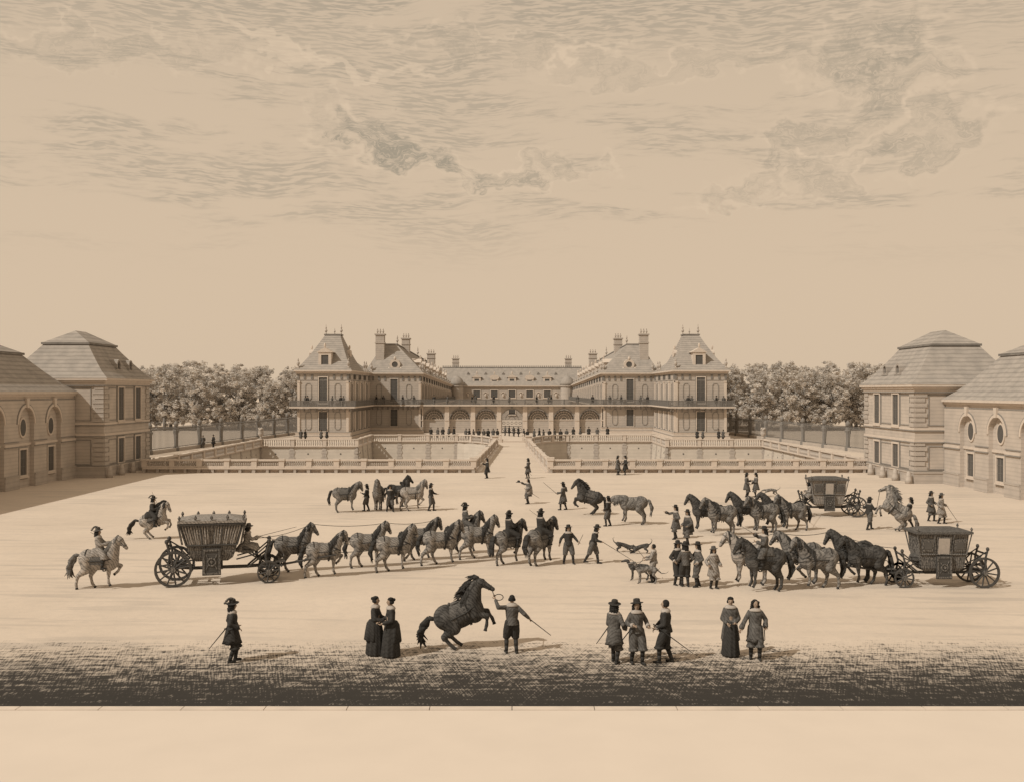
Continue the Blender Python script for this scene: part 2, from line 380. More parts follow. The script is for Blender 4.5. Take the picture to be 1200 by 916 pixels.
g.add([(-4000,-200,0),(4000,-200,0),(4000,98.5,0),(-4000,98.5,0)], [(0,1,2,3)])
for s in (-1,1): g.add([(s*4000,98.5,0),(s*35.5,98.5,0),(s*35.5,4000,0),(s*4000,4000,0)], [(0,1,2,3)])
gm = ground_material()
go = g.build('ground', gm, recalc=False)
bm = bmesh.new(); bm.from_mesh(go.data); bmesh.ops.triangulate(bm, faces=bm.faces)
for f in bm.faces:
    if f.normal.z < 0: f.normal_flip()
bm.to_mesh(go.data); bm.free(); tag(go, kind='structure')
mf = MB().box(-37,37,97,160,-3.3,-3.1).build('moat_floor', mat('moat_earth', sep(.50), sep(.40), .8, .7)); tag(mf, kind='structure')
# added pale flagstone walk under the viewer, toned like a bare paper margin
def added_paving_mat():
    m = mat('added_pale_flagstones', (.67,.585,.50), (.63,.55,.47), .7, .6)
    return m
pv = MB()
pv.box(-60,60,-40,24.72,.004,.10)
pv = pv.build('added_pavement', added_paving_mat()); tag(pv, kind='structure')
kb = MB(); x = -60.0
while x < 60:
    kb.box(x+.01, x+1.99, 24.73, 25.0, .004, .115); x += 2.0
kb = kb.build('kerb', mat('added_kerb_stone', sep(.66), sep(.5), 2, .6)); tag(kb, kind='structure')  # edge of the added walk, where the painted shadow band stops

# moat retaining walls
def wall_run(pts, name, label, quoin_at=(), thick=.7, batter=.35):
    o = empty(name, (pts[0][0], pts[0][1], 0), label=label, cat='wall')
    w = MB(); q = MB(); c = MB(); hh = MB()
    for (x0,y0),(x1,y1) in zip(pts, pts[1:]):
        d = Vector((x1-x0,y1-y0,0)); Ln = d.length; d.normalize(); n = Vector((d.y,-d.x,0))
        F = Fr((x0,y0,0), d, n)
        w.hexa([F.p(0,-4,batter),F.p(Ln,-4,batter),F.p(Ln,-4,-thick),F.p(0,-4,-thick),F.p(0,-.12,.05),F.p(Ln,-.12,.05),F.p(Ln,-.12,-thick),F.p(0,-.12,-thick)])
        c.fb(F, -.0, Ln+.0, -.118, .03, -.5, .16)
        k = max(1, round(Ln/5.2))
        if Ln > 4:
            for i in range(k+1):
                a = Ln*i/k
                for j in range(9):
                    hw = .42 if j%2 else .30
                    z1 = -.16-j*.42; f = lambda z: .05+(batter-.05)*(-z/4)
                    q.hexa([F.p(a-hw,z1-.38,f(z1-.38)+.07),F.p(a+hw,z1-.38,f(z1-.38)+.07),F.p(a+hw,z1-.38,-.1),F.p(a-hw,z1-.38,-.1),
                            F.p(a-hw,z1,f(z1)+.07),F.p(a+hw,z1,f(z1)+.07),F.p(a+hw,z1,-.1),F.p(a-hw,z1,-.1)])
                if i < k: hh.disc(F, a+Ln/k/2, -1.0, .11, .11, .0, .15, 10)
    w.build('wall', moat_w, o); c.build('coping', stone_w, o)
    if q.v: q.build('quoin_strip', stone_m, o)
    if hh.v: hh.build('drain_hole', glassd, o)
    return o
wall_run(LEFT, 'retaining_wall', 'moat retaining wall with quoin strips below the left palace terrace')
wall_run(list(reversed(mir(LEFT))), 'retaining_wall', 'moat retaining wall with quoin strips below the right palace terrace')
wall_run([(-2.3,144),(-3.7,98.5)], 'retaining_wall', 'wall carrying the left edge of the causeway')
wall_run([(3.7,98.5),(2.3,144)], 'retaining_wall', 'wall carrying the right edge of the causeway')
wall_run([(-35.5,98.5),(-35.5,144)], 'retaining_wall', 'side wall at the left end of the moat')
wall_run([(35.5,144),(35.5,98.5)], 'retaining_wall', 'side wall at the right end of the moat')
wall_run([(-3.7,98.5),(-35.5,98.5)], 'retaining_wall', 'near wall of the moat under the left front balustrade')
wall_run([(35.5,98.5),(3.7,98.5)], 'retaining_wall', 'near wall of the moat under the right front balustrade')

# balustrades
def balustrade(pts, label, H=1.1, bay=4.6, base=0.0, consoles=False, sp=.36, closed_pier=True, group=None):
    o = empty('balustrade', (pts[0][0], pts[0][1], 0), label=label, cat='balustrade', group=group)
    rail = MB(); pl = MB(); z0 = base+.14; z1 = base+H-.16
    prof = [(.05,0),(.05,.06),(.035,.10),(.085,.30),(.09,.42),(.045,.72),(.04,.86),(.06,.92),(.06,1.0)]
    for si,((x0,y0),(x1,y1)) in enumerate(zip(pts, pts[1:])):
        d = Vector((x1-x0,y1-y0,0)); Ln = d.length; d.normalize(); n = Vector((d.y,-d.x,0)); F = Fr((x0,y0,0), d, n)
        rail.fb(F, -.1, Ln+.1, z1, z1+.16, -.2, .2); pl.fb(F, -.08, Ln+.08, base+.002*si, z0, -.19, .19)
        if consoles:
            pl.fb(F, -.1, Ln+.1, base-.16, base-.003, -.35, .42)
            pl.fb(F, 0, Ln, .0, base-.16, -.3, -.02)
        k = max(1, round(Ln/bay))
        for i in range(k):
            a0 = Ln*i/k; a1 = Ln*(i+1)/k
            bb = MB(); m = max(1, int((a1-a0-.7)/sp))
            if a1-a0 > 1.2:
                for j in range(m+1):
                    p = F.p(a0+.38+(a1-a0-.76)*j/m, z0, 0)
                    bb.lathe(p, [(r*1.25, h*(z1-z0)) for r,h in prof], 6)
                bb.build('balusters', stone, o)
        if Ln > 1.5:
            for i in range(k+1):
                if i == k and si < len(pts)-2 and Ln < bay: continue
                a = Ln*i/k
                p = MB(); p.fb(F, a-.26, a+.26, base+.004, base+H+.03, -.24, .24); p.fb(F,a-.32,a+.32,base+H-.13,base+H+.05,-.30,.30); p.build('pedestal', stone_w, o)
                if consoles:
                    cc = MB(); cc.fb(F, a-.16, a+.16, .0, base-.163, -.02, .36); cc.build('console', stone, o)
                    if i < k:
                        a += Ln/k/2; cc = MB(); cc.fb(F, a-.13, a+.13, .0, base-.163, -.02, .36); cc.build('console', stone, o)
    rail.build('top_rail', stone_w, o); pl.build('plinth', stone_w, o)
    return o
balustrade([(-35.2,98.2),(-3.7,98.2)], 'long front balustrade on little consoles, left of the causeway', H=.76, base=.52, bay=2.62, consoles=True, sp=.2)
balustrade([(3.7,98.2),(35.0,98.2)], 'long front balustrade on little consoles, right of the causeway', H=.76, base=.52, bay=2.62, consoles=True, sp=.2)
for s, side in ((-1,'left'),(1,'right')):
    f = (lambda pts: pts) if s < 0 else (lambda pts: list(reversed(mir(pts))))
    balustrade(f([(-35.3,143.9),(-21.8,143.9)]), 'terrace balustrade in front of the %s outer pavilion' % side, sp=.3)
    balustrade(f([(-21.8,143.9),(-21.8,158.5)]), 'terrace balustrade returning in depth beside the %s inner terrace' % side, sp=.3)
    balustrade(f([(-21.8,158.5),(-8.6,158.5)]), 'terrace balustrade in front of the %s inner pavilion' % side, sp=.3)
    balustrade(f(cur[::2]), 'curved balustrade sweeping to the causeway on the %s' % side, sp=.3, bay=4)
    balustrade(f([(-2.35,143.5),(-2.9,124),(-3.7,98.9)]), 'sloping balustrade along the %s edge of the causeway' % side, sp=.3, bay=6)
    balustrade(f([(-35.3,99),(-35.3,143.5)]), 'balustrade along the %s side of the moat' % side, sp=.3)
    for X, Y in [(-35.3,143.9),(-21.8,143.9)][:1]:
        u = MB(); u.lathe((-s*-1*abs(X) if False else s*abs(X),Y,1.16), [(.22,0),(.22,.08),(.1,.16),(.12,.25),(.38,.55),(.42,.8),(.3,.95),(.42,1.05),(.42,1.1),(.2,1.12)], 14)
        for q in range(9):
            a = q*.7; u.ell((s*abs(X)+.22*math.cos(a),Y+.22*math.sin(a),2.35+.1*(q%3)), (.17,.17,.17), 6, 5)
        tag(u.build('stone_urn', stone, smooth=True), 'stone urn filled with leaves on the %s corner of the terrace balustrade' % side, 'urn')
    p = MB(); p.box(s*2.35-.45, s*2.35+.45, 143.1, 144.0, .01, 1.45); p.box(s*2.35-.55, s*2.35+.55, 143.0, 144.1, 1.45, 1.62)
    tag(p.build('stone_pier', stone_w), 'square stone pier at the far %s end of the causeway' % side, 'pier')
    p = MB(); p.box(s*3.7-.3, s*3.7+.3, 98.3, 98.9, .01, 1.34); p.box(s*3.7-.38, s*3.7+.38, 98.22, 98.98, 1.34, 1.46)
    tag(p.build('stone_pier', stone_w), 'square stone pier at the near %s end of the causeway' % side, 'pier')

# ------------------------------------------------------------ guardhouses
def win(o, F, ca, z0, z1, w, fw=.16, pane=glassd, mull=True, d=.0, shutter=False):
    f = MB(); f.frame(F, ca-w/2-fw, ca+w/2+fw, z0-fw, z1+fw, fw, d-.02, d+.14); f.fb(F, ca-w/2-fw-.08, ca+w/2+fw+.08, z0-fw-.10, z0-fw-.004, d-.02, d+.2)
    fo = f.build('window', stone_w, o)
    e_ = MB(); e_.frame(F, ca-w/2-fw-.07, ca+w/2+fw+.07, z0-fw-.17, z1+fw+.07, .07, d-.02, d+.09); e_.build('window_outline', stone_g, fo)  # dark outline: shadow gap round the frame put into colour
    p = MB(); p.fb(F, ca-w/2, ca+w/2, z0, z1, d-.02, d+.03); p.build('pane', pane, fo)
    if mull:
        g_ = MB(); g_.fb(F, ca-.03, ca+.03, z0, z1, d+.03, d+.06)
        k = max(2, int((z1-z0)/.55))
        for i in range(1,k): zz = z0+(z1-z0)*i/k; g_.fb(F, ca-w/2, ca+w/2, zz-.02, zz+.02, d+.03, d+.057)
        g_.build('glazing_bars', iron, fo)
    return fo
def panel(m, F, a0,a1,z0,z1,w=.07,d=.05): m.frame(F, a0,a1,z0,z1,w,-.01,d)
def hexpanel(m, F, ca, w, z0, z1, t=.09, d=.07):
    h = .35
    pts = [(ca-w/2,z0+h),(ca-w/4,z0),(ca+w/4,z0),(ca+w/2,z0+h),(ca+w/2,z1-h),(ca+w/4,z1),(ca-w/4,z1),(ca-w/2,z1-h)]
    inn = [(ca+(a-ca)*(1-2*t/w), (z0+z1)/2+(z-(z0+z1)/2)*(1-2*t/(z1-z0))) for a,z in pts]
    n = len(pts)
    for i in range(n): m.prism(F, [pts[i],pts[(i+1)%n],inn[(i+1)%n],inn[i]], -.01, d)
def band(m, x0,x1,y0,y1,z0,z1,out): m.box(x0-out,x1+out,y0-out,y1+out,z0,z1)
def mansard(o, x0,x1,y0,y1, eave, brk, ridge, inset, ov=.45, m=slate, name='roof', rx=None, ry=None):
    """lower steep slope to a break line, low upper slope to a ridge running in y"""
    r = MB(); a = (x0-ov,x1+ov,y0-ov,y1+ov); b = (x0+inset,x1-inset,y0+inset,y1-inset)
    k = 5; rings = []
    for i in range(k+1):
        t = i/k; z = eave+(brk-eave)*t; e = 1-(1-t)**1.25 if False else t**.82
        q = [a[j]+(b[j]-a[j])*e for j in range(4)]
        rings.append([(q[0],q[2],z),(q[1],q[2],z),(q[1],q[3],z),(q[0],q[3],z)])
    vs = [p for rg in rings for p in rg]; fs = [(3,2,1,0)]
    for i in range(k):
        for j in range(4): fs.append((i*4+j,i*4+(j+1)%4,(i+1)*4+(j+1)%4,(i+1)*4+j))
    fs.append((k*4,k*4+1,k*4+2,k*4+3))
    r.add(vs, fs); ro = r.build(name, m, o)
    mo = MB(); mo.box(b[0]-.14,b[1]+.14,b[2]-.14,b[3]+.14,brk+.003,brk+.2); mo.build('roof_moulding', slate_d, ro)
    cx = (b[0]+b[1])/2; w = (b[1]-b[0])/2
    u = MB(); z = brk+.2
    u.add([(b[0]-.02,b[2]-.02,z),(b[1]+.02,b[2]-.02,z),(b[1]+.02,b[3]+.02,z),(b[0]-.02,b[3]+.02,z),(cx,b[2]+w*1.0,ridge),(cx,b[3]-w*1.0,ridge)], [(3,2,1,0),(0,1,4),(1,2,5,4),(2,3,5),(3,0,4,5)])
    u.build('upper_roof', m, ro)
    return ro
def quoins(m, F, a0, a1, z0, z1, d=.09, step=.42):
    z = z0; i = 0
    while z < z1-.1:
        e = 0 if i%2 else .18
        m.fb(F, a0-(e if a0 > .5 else 0), a1+(e if a0 < .5 else 0), z+.03, min(z+step-.04,z1), -.01, d); z += step; i += 1
def guardhouse(s, xf, y0, y1, eh, brk, ridge, sc, side):
    W = 9.0; xa, xb = sorted((s*xf, s*(xf+W))); D = y1-y0
    o = empty('guardhouse', (s*(xf+W/2),(y0+y1)/2,0), label='two-storey stone pavilion with mansard roof at the %s end of the balustrade' % side, cat='guardhouse')
    MB().box(xa,xb,y0,y1,0,eh-.3).build('wall', render_, o)
    b = MB(); zs = eh*.42
    b.box(xa-.12,xb+.12,y0-.12,y1+.12,0.01,.85); b.box(xa-.18,xb+.18,y0-.18,y1+.18,.85,1.02); b.build('plinth', stone, o)
    b = MB(); b.box(xa-.10,xb+.10,y0-.10,y1+.10,zs,zs+.22); b.box(xa-.10,xb+.10,y0-.10,y1+.10,zs+1.0,zs+1.2); b.build('string_course', stone_w, o)
    b = MB()
    for i,(z,h,e) in enumerate([(eh-.62,.22,.12),(eh-.40,.2,.26),(eh-.2,.2,.42)]): b.box(xa-e,xb+e,y0-e,y1+e,z,z+h-.003)
    b.build('cornice', stone_w, o)
    b = MB(); b.box(xa-.20,xb+.20,y0-.20,y1+.20,eh-.70,eh-.623); b.box(xa-.13,xb+.13,y0-.13,y1+.13,zs-.08,zs-.003); b.box(xa-.13,xb+.13,y0-.13,y1+.13,zs+.92,zs+.997); b.box(xa-.20,xb+.20,y0-.20,y1+.20,1.022,1.09); b.build('shade_outline_strip', stone_g, o)  # dark strips drawn as shadow lines at cornice and string courses
    Fc = Fr((s*xf,y0,0),(0,1,0),(-s,0,0)); Ff = Fr((xa,y0,0),(1,0,0),(0,-1,0)); Fk = Fr((xa,y1,0),(1,0,0),(0,1,0))
    q = MB()
    for F,Ln in ((Fc,D),(Ff,W),(Fk,W)):
        for z0_,z1_ in ((1.04,zs-.02),(zs+1.22,eh-.66)):
            quoins(q,F,0.0,.85,z0_,z1_); quoins(q,F,Ln-.85,Ln,z0_,z1_)
    q.build('quoins', stone, o)
    pn = MB()
    wz = ((1.15,zs-.35),(zs+1.35,eh-.85))
    for k,ca in enumerate((D*.34,D*.72)):
        for z0_,z1_ in wz: win(o,Fc,ca,z0_,z1_,1.4)
    for z0_,z1_ in wz:
        for a0,a1 in ((1.05,D*.34-.95),(D*.34+.95,D*.72-.95)):
            if a1-a0 > .4: panel(pn,Fc,a0,a1,z0_,z1_)
        panel(pn,Ff,1.15,W/2-.2,z0_,z1_); panel(pn,Ff,W/2+.2,W-1.15,z0_,z1_)
    pn.build('wall_panels', stone_g, o)
    ro = mansard(o,xa,xb,y0,y1,eh,brk,ridge,2.4)
    for k,ca in enumerate((D*.42,D*.68)):
        zc = eh+ (brk-eh)*.42; dx = -.9
        b = MB(); b.archring(Fc,ca,zc,.32,.5,-1.3,-.45,0,180,8); b.fb(Fc,ca-.5,ca-.32,zc-.45,zc,-1.3,-.45); b.fb(Fc,ca+.32,ca+.5,zc-.45,zc,-1.3,-.45); b.fb(Fc,ca-.75,ca+.75,zc-.55,zc-.45,-1.3,-.42)
        bo = b.build('dormer', slate, ro); return_ = MB().disc(Fc,ca,zc-.05,.36,.36,-1.4,-.62,12).build('lucarne_opening', glassd, o)
    # guard stones
    for i in range(5):
        t = i/4; yy = y0+(y1-y0)*t-.1; h = 1.05
        gs = MB(); gs.lathe((s*xf-s*.55, yy, 0), [(.30,0),(.28,.3),(.21,.75),(.17,h-.12),(.10,h-.02),(.03,h)], 12)
        tag(gs.build('guard_stone', stone, smooth=True), '%s conical guard stone from the near corner of the %s guardhouse' % (ORD[i], side), 'bollard', 'guard stones along the guardhouse walls')
    return o
def stable_wing(s, xf, y0, y1, eh, brk, ridge, bays, side, bay=4.9):
    W = 12.0; xa, xb = sorted((s*xf, s*(xf+W)))
    o = empty('stable_wing', (s*(xf+W/2),(y0+y1)/2,0), label='long low wing with blind arches and oval windows nearer than the %s guardhouse' % side, cat='building')
    MB().box(xa,xb,y0,y1,0,eh-.3).build('wall', render_, o)
    zs = eh*.40+.3
    Fc = Fr((s*xf,y0,0),(0,1,0),(-s,0,0)); D = y1-y0
    b = MB()
    for i,(z,h,e) in enumerate([(eh-.62,.22,.22),(eh-.40,.2,.4),(eh-.2,.2,.6)]): b.box(xa-e,xb+e,y0-e,y1+.0*e,z,z+h-.003)
    b.build('cornice', stone_w, o)
    b = MB(); b.box(xa-.36,xb+.36,y0-.36,y1,eh-.72,eh-.623); b.build('shade_outline_strip', stone_g, o)  # dark line strip drawn in below the cornice as shade
    n = len(bays); hw = 1.35; spring = eh-2.6
    aw = MB(); dm = MB(); st = MB(); pl = MB()
    edges = []
    for i,yc in enumerate(bays):
        ca = yc-y0; a1 = D if i == 0 else (bays[i-1]+yc)/2-y0; a0 = 0 if i == n-1 else (bays[i+1]+yc)/2-y0
        aw.archwall(Fc,a0,a1,.01,eh-.62,ca,hw,spring,.0,.34)
        for q0,q1 in ((a0,ca-hw),(ca+hw,a1)):
            st.fb(Fc,q0,q1,zs,zs+.2,.34,.44); dm.fb(Fc,q0,q1,zs-.09,zs-.003,.34,.46); dm.fb(Fc,q0,q1,zs+.32,zs+.4,.34,.40); pl.fb(Fc,q0,q1,.012,.95,.34,.46); pl.fb(Fc,q0,q1,.95,1.1,.34,.5)
        st.archring(Fc,ca,spring,hw+.003,hw+.22,.34,.42); dm.archring(Fc,ca,spring,hw+.225,hw+.31,.34,.40)
        st.prism(Fc,[(ca-.14,spring+hw-.05),(ca+.14,spring+hw-.05),(ca+.26,spring+hw+.7),(ca-.26,spring+hw+.7)],.34,.52)
        st.fb(Fc,ca-hw,ca+hw,zs,zs+.2,.0,.1)
        w = MB(); w.disc(Fc,ca,zs+1.45,.62,.85,-.01,.08,24); wo = w.build('oval_window', stone_w, o)
        MB().disc(Fc,ca,zs+1.45,.46,.68,.08,.10,24).build('pane', glassd, wo)
        win(o,Fc,ca,1.0,zs-.35,1.15)
    dm.build('shade_outline_strip', stone_g, o); aw.build('arched_wall_face', render_, o); st.build('string_course', stone_w, o); pl.build('plinth', stone, o)  # first mesh: dark outline strips drawn in as shadow lines
    mansard(o,xa,xb,y0,y1-.3,eh,brk,ridge,2.9,ov=.5)
    return o
guardhouse(-1, 36.9, 92.6, 104.0, 8.95, 12.1, 13.5, 1, 'left')
guardhouse(1, 34.1, 86.7, 98.9, 8.35, 11.7, 13.2, 1, 'right')
stable_wing(-1, 39.8, 55.0, 92.5, 7.75, 10.9, 12.6, [88.2,83.2,78.2,73.2,68.2,63.2,58.2], 'left')
stable_wing(1, 36.9, 50.0, 86.6, 7.1, 10.6, 12.4, [82.2,77.2,72.2,67.2,62.2,57.2,52.6], 'right')

# ------------------------------------------------------------ the palace
def statue(m, x, y, z, h=1.3):
    m.box(x-.22,x+.22,y-.22,y+.22,z,z+.4*h/1.3)
    m.lathe((x,y,z+.4*h/1.3), [(.2,0),(.1,.1),(.24,.38),(.22,.5),(.08,.62),(.12,.72),(.03,.9)] if h <= 1.4 else [(.2,0),(.1,.15),(.28,.6),(.24,.8),(.08,1.0),(.14,1.15),(.03,1.5)], 8)
EH = 11.15; BZ = 5.2
def facade(o, F, Ln, nb, front=True, z_top=EH, pane=glassd, wins=None, lower=True, taper=0.0):
    """two storeys: pilasters, windows, framed panels, balcony with brackets between, frieze"""
    bw = Ln/nb; pn = MB(); fz = MB()
    zt = lambda a: z_top-taper*a/Ln
    for i in range(nb+1):
        pil = MB(); a = bw*i; a0 = max(0,a-.42); a1 = min(Ln,a+.42)
        if lower: pil.fb(F,a0,a1,1.15,BZ-.5,-.01,.16); pil.fb(F,a0-.06 if i else a0,a1+.06 if i<nb else a1,BZ-.62,BZ-.3,-.01,.22); pil.fb(F,a0,a1,1.0,1.25,-.01,.22)
        pil.fb(F,a0,a1,BZ+.2,zt(a)-1.75,-.01,.16); pil.fb(F,a0-.06 if i else a0,a1+.06 if i<nb else a1,zt(a)-1.95,zt(a)-1.7,-.01,.22)
        pil.build('pilaster', stone_w, o)
    for i in range(nb):
        c = bw*(i+.5); w = 1.35 if front else min(1.2,bw*.42); T = zt(c)
        if lower: win(o,F,c,1.3,BZ-.75,w,pane=pane,fw=.14)
        win(o,F,c,BZ+.65,T-1.15 if front else T-2.2,w,pane=pane,fw=.14)
        if bw > 6:
            for sgn in (-1,1):
                pc = c+sgn*(w/2+bw/2)/2*.98
                if lower: hexpanel(pn,F,pc,1.05,1.5,BZ-.8)
                hexpanel(pn,F,pc,1.05,BZ+1.1,T-2.1)
        k = max(2,int(bw/1.1))
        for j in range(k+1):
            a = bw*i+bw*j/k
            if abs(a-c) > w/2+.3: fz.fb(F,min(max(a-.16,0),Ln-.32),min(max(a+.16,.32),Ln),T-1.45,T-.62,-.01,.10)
    
    if pn.v: pn.build('wall_panels', stone_g, o)
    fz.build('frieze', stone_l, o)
def balcony(o, F, Ln, a_from=0.0, brackets=True, out=1.1):
    b = MB(); b.fb(F,a_from,Ln,BZ-.18,BZ+.06,.22,out); bo = b.build('balcony', stone_w, o)
    r = MB(); r.fb(F,a_from,Ln,BZ+.95,BZ+1.05,out-.14,out-.02); r.fb(F,a_from,Ln,BZ+.08,BZ+.15,out-.12,out-.04)
    a = a_from+.06
    while a < Ln: r.fb(F,a-.042,a+.042,BZ+.15,BZ+.95,out-.10,out-.06); a += .13
    a = a_from+.1
    while a < Ln: r.fb(F,a-.07,a+.07,BZ+.06,BZ+1.1,out-.15,out-.01); a += 2.1
    r.build('railing', iron, bo)
    if brackets:
        br = MB(); a = a_from+.35
        while a < Ln:
            br.prism(Fr(F.p(a-.09,0,.16), F.n, F.u), [(0,BZ-.85),(out-.35,BZ-.19),(0,BZ-.19)], 0, .18); a += .95
        br.build('brackets', stone_g, bo)
def dormer(o, F, a, z, w, h, depth, arched=False, oculus=False, m=stone_w):
    d = MB(); 
    if oculus:
        d.archring(F,a,z+h*.5,w*.28,w*.5,-depth,.1,0,360,16); d.ell(F.p(a,z+h*1.0,0),(.25,.25,.35),8,6); d.fb(F,a-w*.62,a+w*.62,z-.1,z+.1,-depth,.15)
        for sgn in (-1,1): d.ell(F.p(a+sgn*w*.55,z+.3,0),(.25,.25,.4),8,6)
        do = d.build('dormer', m, o); MB().disc(F,a,z+h*.5,w*.3,w*.3,-depth,.02,14).build('pane', glassd, do); return
    d.fb(F,a-w/2,a-w*.28,z,z+h,-depth,.0); d.fb(F,a+w*.28,a+w/2,z,z+h,-depth,.0); d.fb(F,a-w*.28,a+w*.28,z+h*.8,z+h,-depth,-.003)
    d.fb(F,a-w*.6,a+w*.6,z-.12,z,-depth,.1)
    if arched: d.disc(F,a,z+h,w*.6,w*.32,-depth,.12,14)
    else: d.prism(F,[(a-w*.66,z+h),(a+w*.66,z+h),(a,z+h+w*.38)],-depth,.14)
    d.ell(F.p(a,z+h+w*.55,-.1),(w*.09,w*.09,w*.2),6,5)
    do = d.build('dormer', m, o); MB().fb(F,a-w*.28,a+w*.28,z,z+h*.8,-depth,-.12).build('pane', glassd, do)
def chimney(o, x0,x1,y0,y1,z0,z1):
    c = MB(); c.box(x0,x1,y0,y1,z0,z1); c.box(x0-.12,x1+.12,y0-.12,y1+.12,z0+(z1-z0)*.78,z0+(z1-z0)*.81); c.box(x0-.18,x1+.18,y0-.18,y1+.18,z1+.003,z1+.25)
    co = c.build('chimney', stone, o)
    p = MB(); k = 3
    for i in range(k):
        xx = x0+(x1-x0)*(i+.5)/k; p.lathe((xx,(y0+y1)/2,z1+.25),[(.14,0),(.1,.15),(.2,.45),(.16,.6),(.06,.7),(.12,.85),(.04,1.0)],8)
    p.build('chimney_pot', stone, co)
def cornice_rect(o, x0,x1,y0,y1, z=EH, e=.55):
    b = MB()
    for zz,h,q in ((z-.55,.18,.15),(z-.37,.17,.32),(z-.2,.22,e)): b.box(x0-q,x1+q,y0-q,y1,zz,zz+h-.004)
    b.build('cornice', stone_w, o)
    b = MB(); b.box(x0-.13,x1+.13,y0-.13,y1,z-.66,z-.553); b.box(x0-.04,x1+.04,y0-.04,y1,z-1.66,z-1.56); b.build('shade_outline_strip', stone_g, o)  # dark strips standing in for shadow lines below the cornice
def plinth_rect(o, x0,x1,y0,y1):
    b = MB(); b.box(x0-.5,x1+.5,y0-.5,y1,0.01,.45); b.box(x0-.28,x1+.28,y0-.28,y1,.45,.95); b.box(x0-.34,x1+.34,y0-.34,y1,.95,1.1); b.build('plinth', stone_w, o); b = MB(); b.box(x0-.36,x1+.36,y0-.36,y1,1.102,1.17); b.box(x0-.52,x1+.52,y0-.52,y1,.452,.51); b.build('plinth_shade_outline', stone_g, o)
def outer_pavilion(s, side):
    X0,X1 = sorted((s*35.0,s*26.6)); y0,y1 = 167.0,190.6
    o = empty('corner_pavilion', ((X0+X1)/2,y0,0), label='tall palace pavilion with steep pointed roof, foremost on the %s' % side, cat='palace pavilion')
    MB().box(X0,X1,y0,y1,0,EH-.3).build('wall', stone, o)
    plinth_rect(o,X0,X1,y0,y1); cornice_rect(o,X0,X1,y0,y1)
    Ff = Fr((X0,y0,0),(1,0,0),(0,-1,0)); Fc = Fr((s*26.6,y0,0),(0,1,0),(-s,0,0)); Fo = Fr((s*35.0,y0,0),(0,1,0),(s,0,0))
    facade(o,Ff,X1-X0,1); facade(o,Fc,y1-y0,4,front=False)
    balcony(o,Fr((X0-1.1,y0,0),(1,0,0),(0,-1,0)),X1-X0+2.2); balcony(o,Fc,y1-y0-.1); 
    balcony(o,Fo,10)
    # pointed roof over the front square
    yb = 181.0; r = MB(); k = 6; a = (X0-.5,X1+.5,y0-.5,yb); cx = s*30.3; b = (cx-1.3,cx+1.3,173.0,175.2); vs = []; fs = []
    for i in range(k+1):
        t = i/k; e = t**.8; z = EH+(17.2-EH)*t; q = [a[j]+(b[j]-a[j])*e for j in range(4)]
        vs += [(q[0],q[2],z),(q[1],q[2],z),(q[1],q[3],z),(q[0],q[3],z)]
    for i in range(k):
        for j in range(4): fs.append((i*4+j,i*4+(j+1)%4,(i+1)*4+(j+1)%4,(i+1)*4+j))
    fs += [(k*4,k*4+1,k*4+2,k*4+3),(3,2,1,0)]
    ro = r.add(vs,fs).build('roof', slate, o)
    lr = MB(); lr.add([(X0-.5,yb-1,EH),(X1+.5,yb-1,EH),(X1+.5,y1,EH),(X0-.5,y1,EH),(s*30.8,yb,EH+3.2),(s*30.8,y1,EH+3.2)],[(3,2,1,0),(0,1,4),(1,2,5,4),(2,3,5),(3,0,4,5)]); lr.build('rear_roof', slate, o)
    m = MB(); m.box(b[0]-.15,b[1]+.15,b[2]-.15,b[3]+.15,17.2,17.4); m.build('ridge_cap', slate_d, ro)
    for x in (b[0],b[1]):
        f = MB(); f.lathe((x,174,17.4),[(.12,0),(.08,.3),(.25,.55),(.2,.75),(.08,.9),(.16,1.1),(.05,1.3),(.03,1.7)],8); f.build('finial', stone, ro)
    f = MB(); f.lathe((cx,175,17.4),[(.1,0),(.06,.3),(.16,.5),(.05,.8),(.02,1.1)],8); f.build('finial', stone, ro)
    for x,y in ((X0+.1,y0+.1),(X1-.1,y0+.1),(s*26.4,183),(s*26.4,185.5),(s*35,179)):
        f = MB(); statue(f,x,y,EH,1.5); f.build('roof_vase', stone, o)
    dormer(o, Fr((s*30.7,y0+.9,0),(1,0,0),(0,-1,0)), 0, EH+.75, 2.1, 2.2, 2.4)
    dormer(o, Fr((s*26.6+s*.9,y0+7,0),(0,1,0),(-s,0,0)), 0, EH+.75, 1.9, 2.2, 2.2, arched=True)
    dormer(o, Fr((s*35-s*.9,y0+7,0),(0,1,0),(s,0,0)), 0, EH+.75, 1.9, 2.2, 2.2, arched=True)
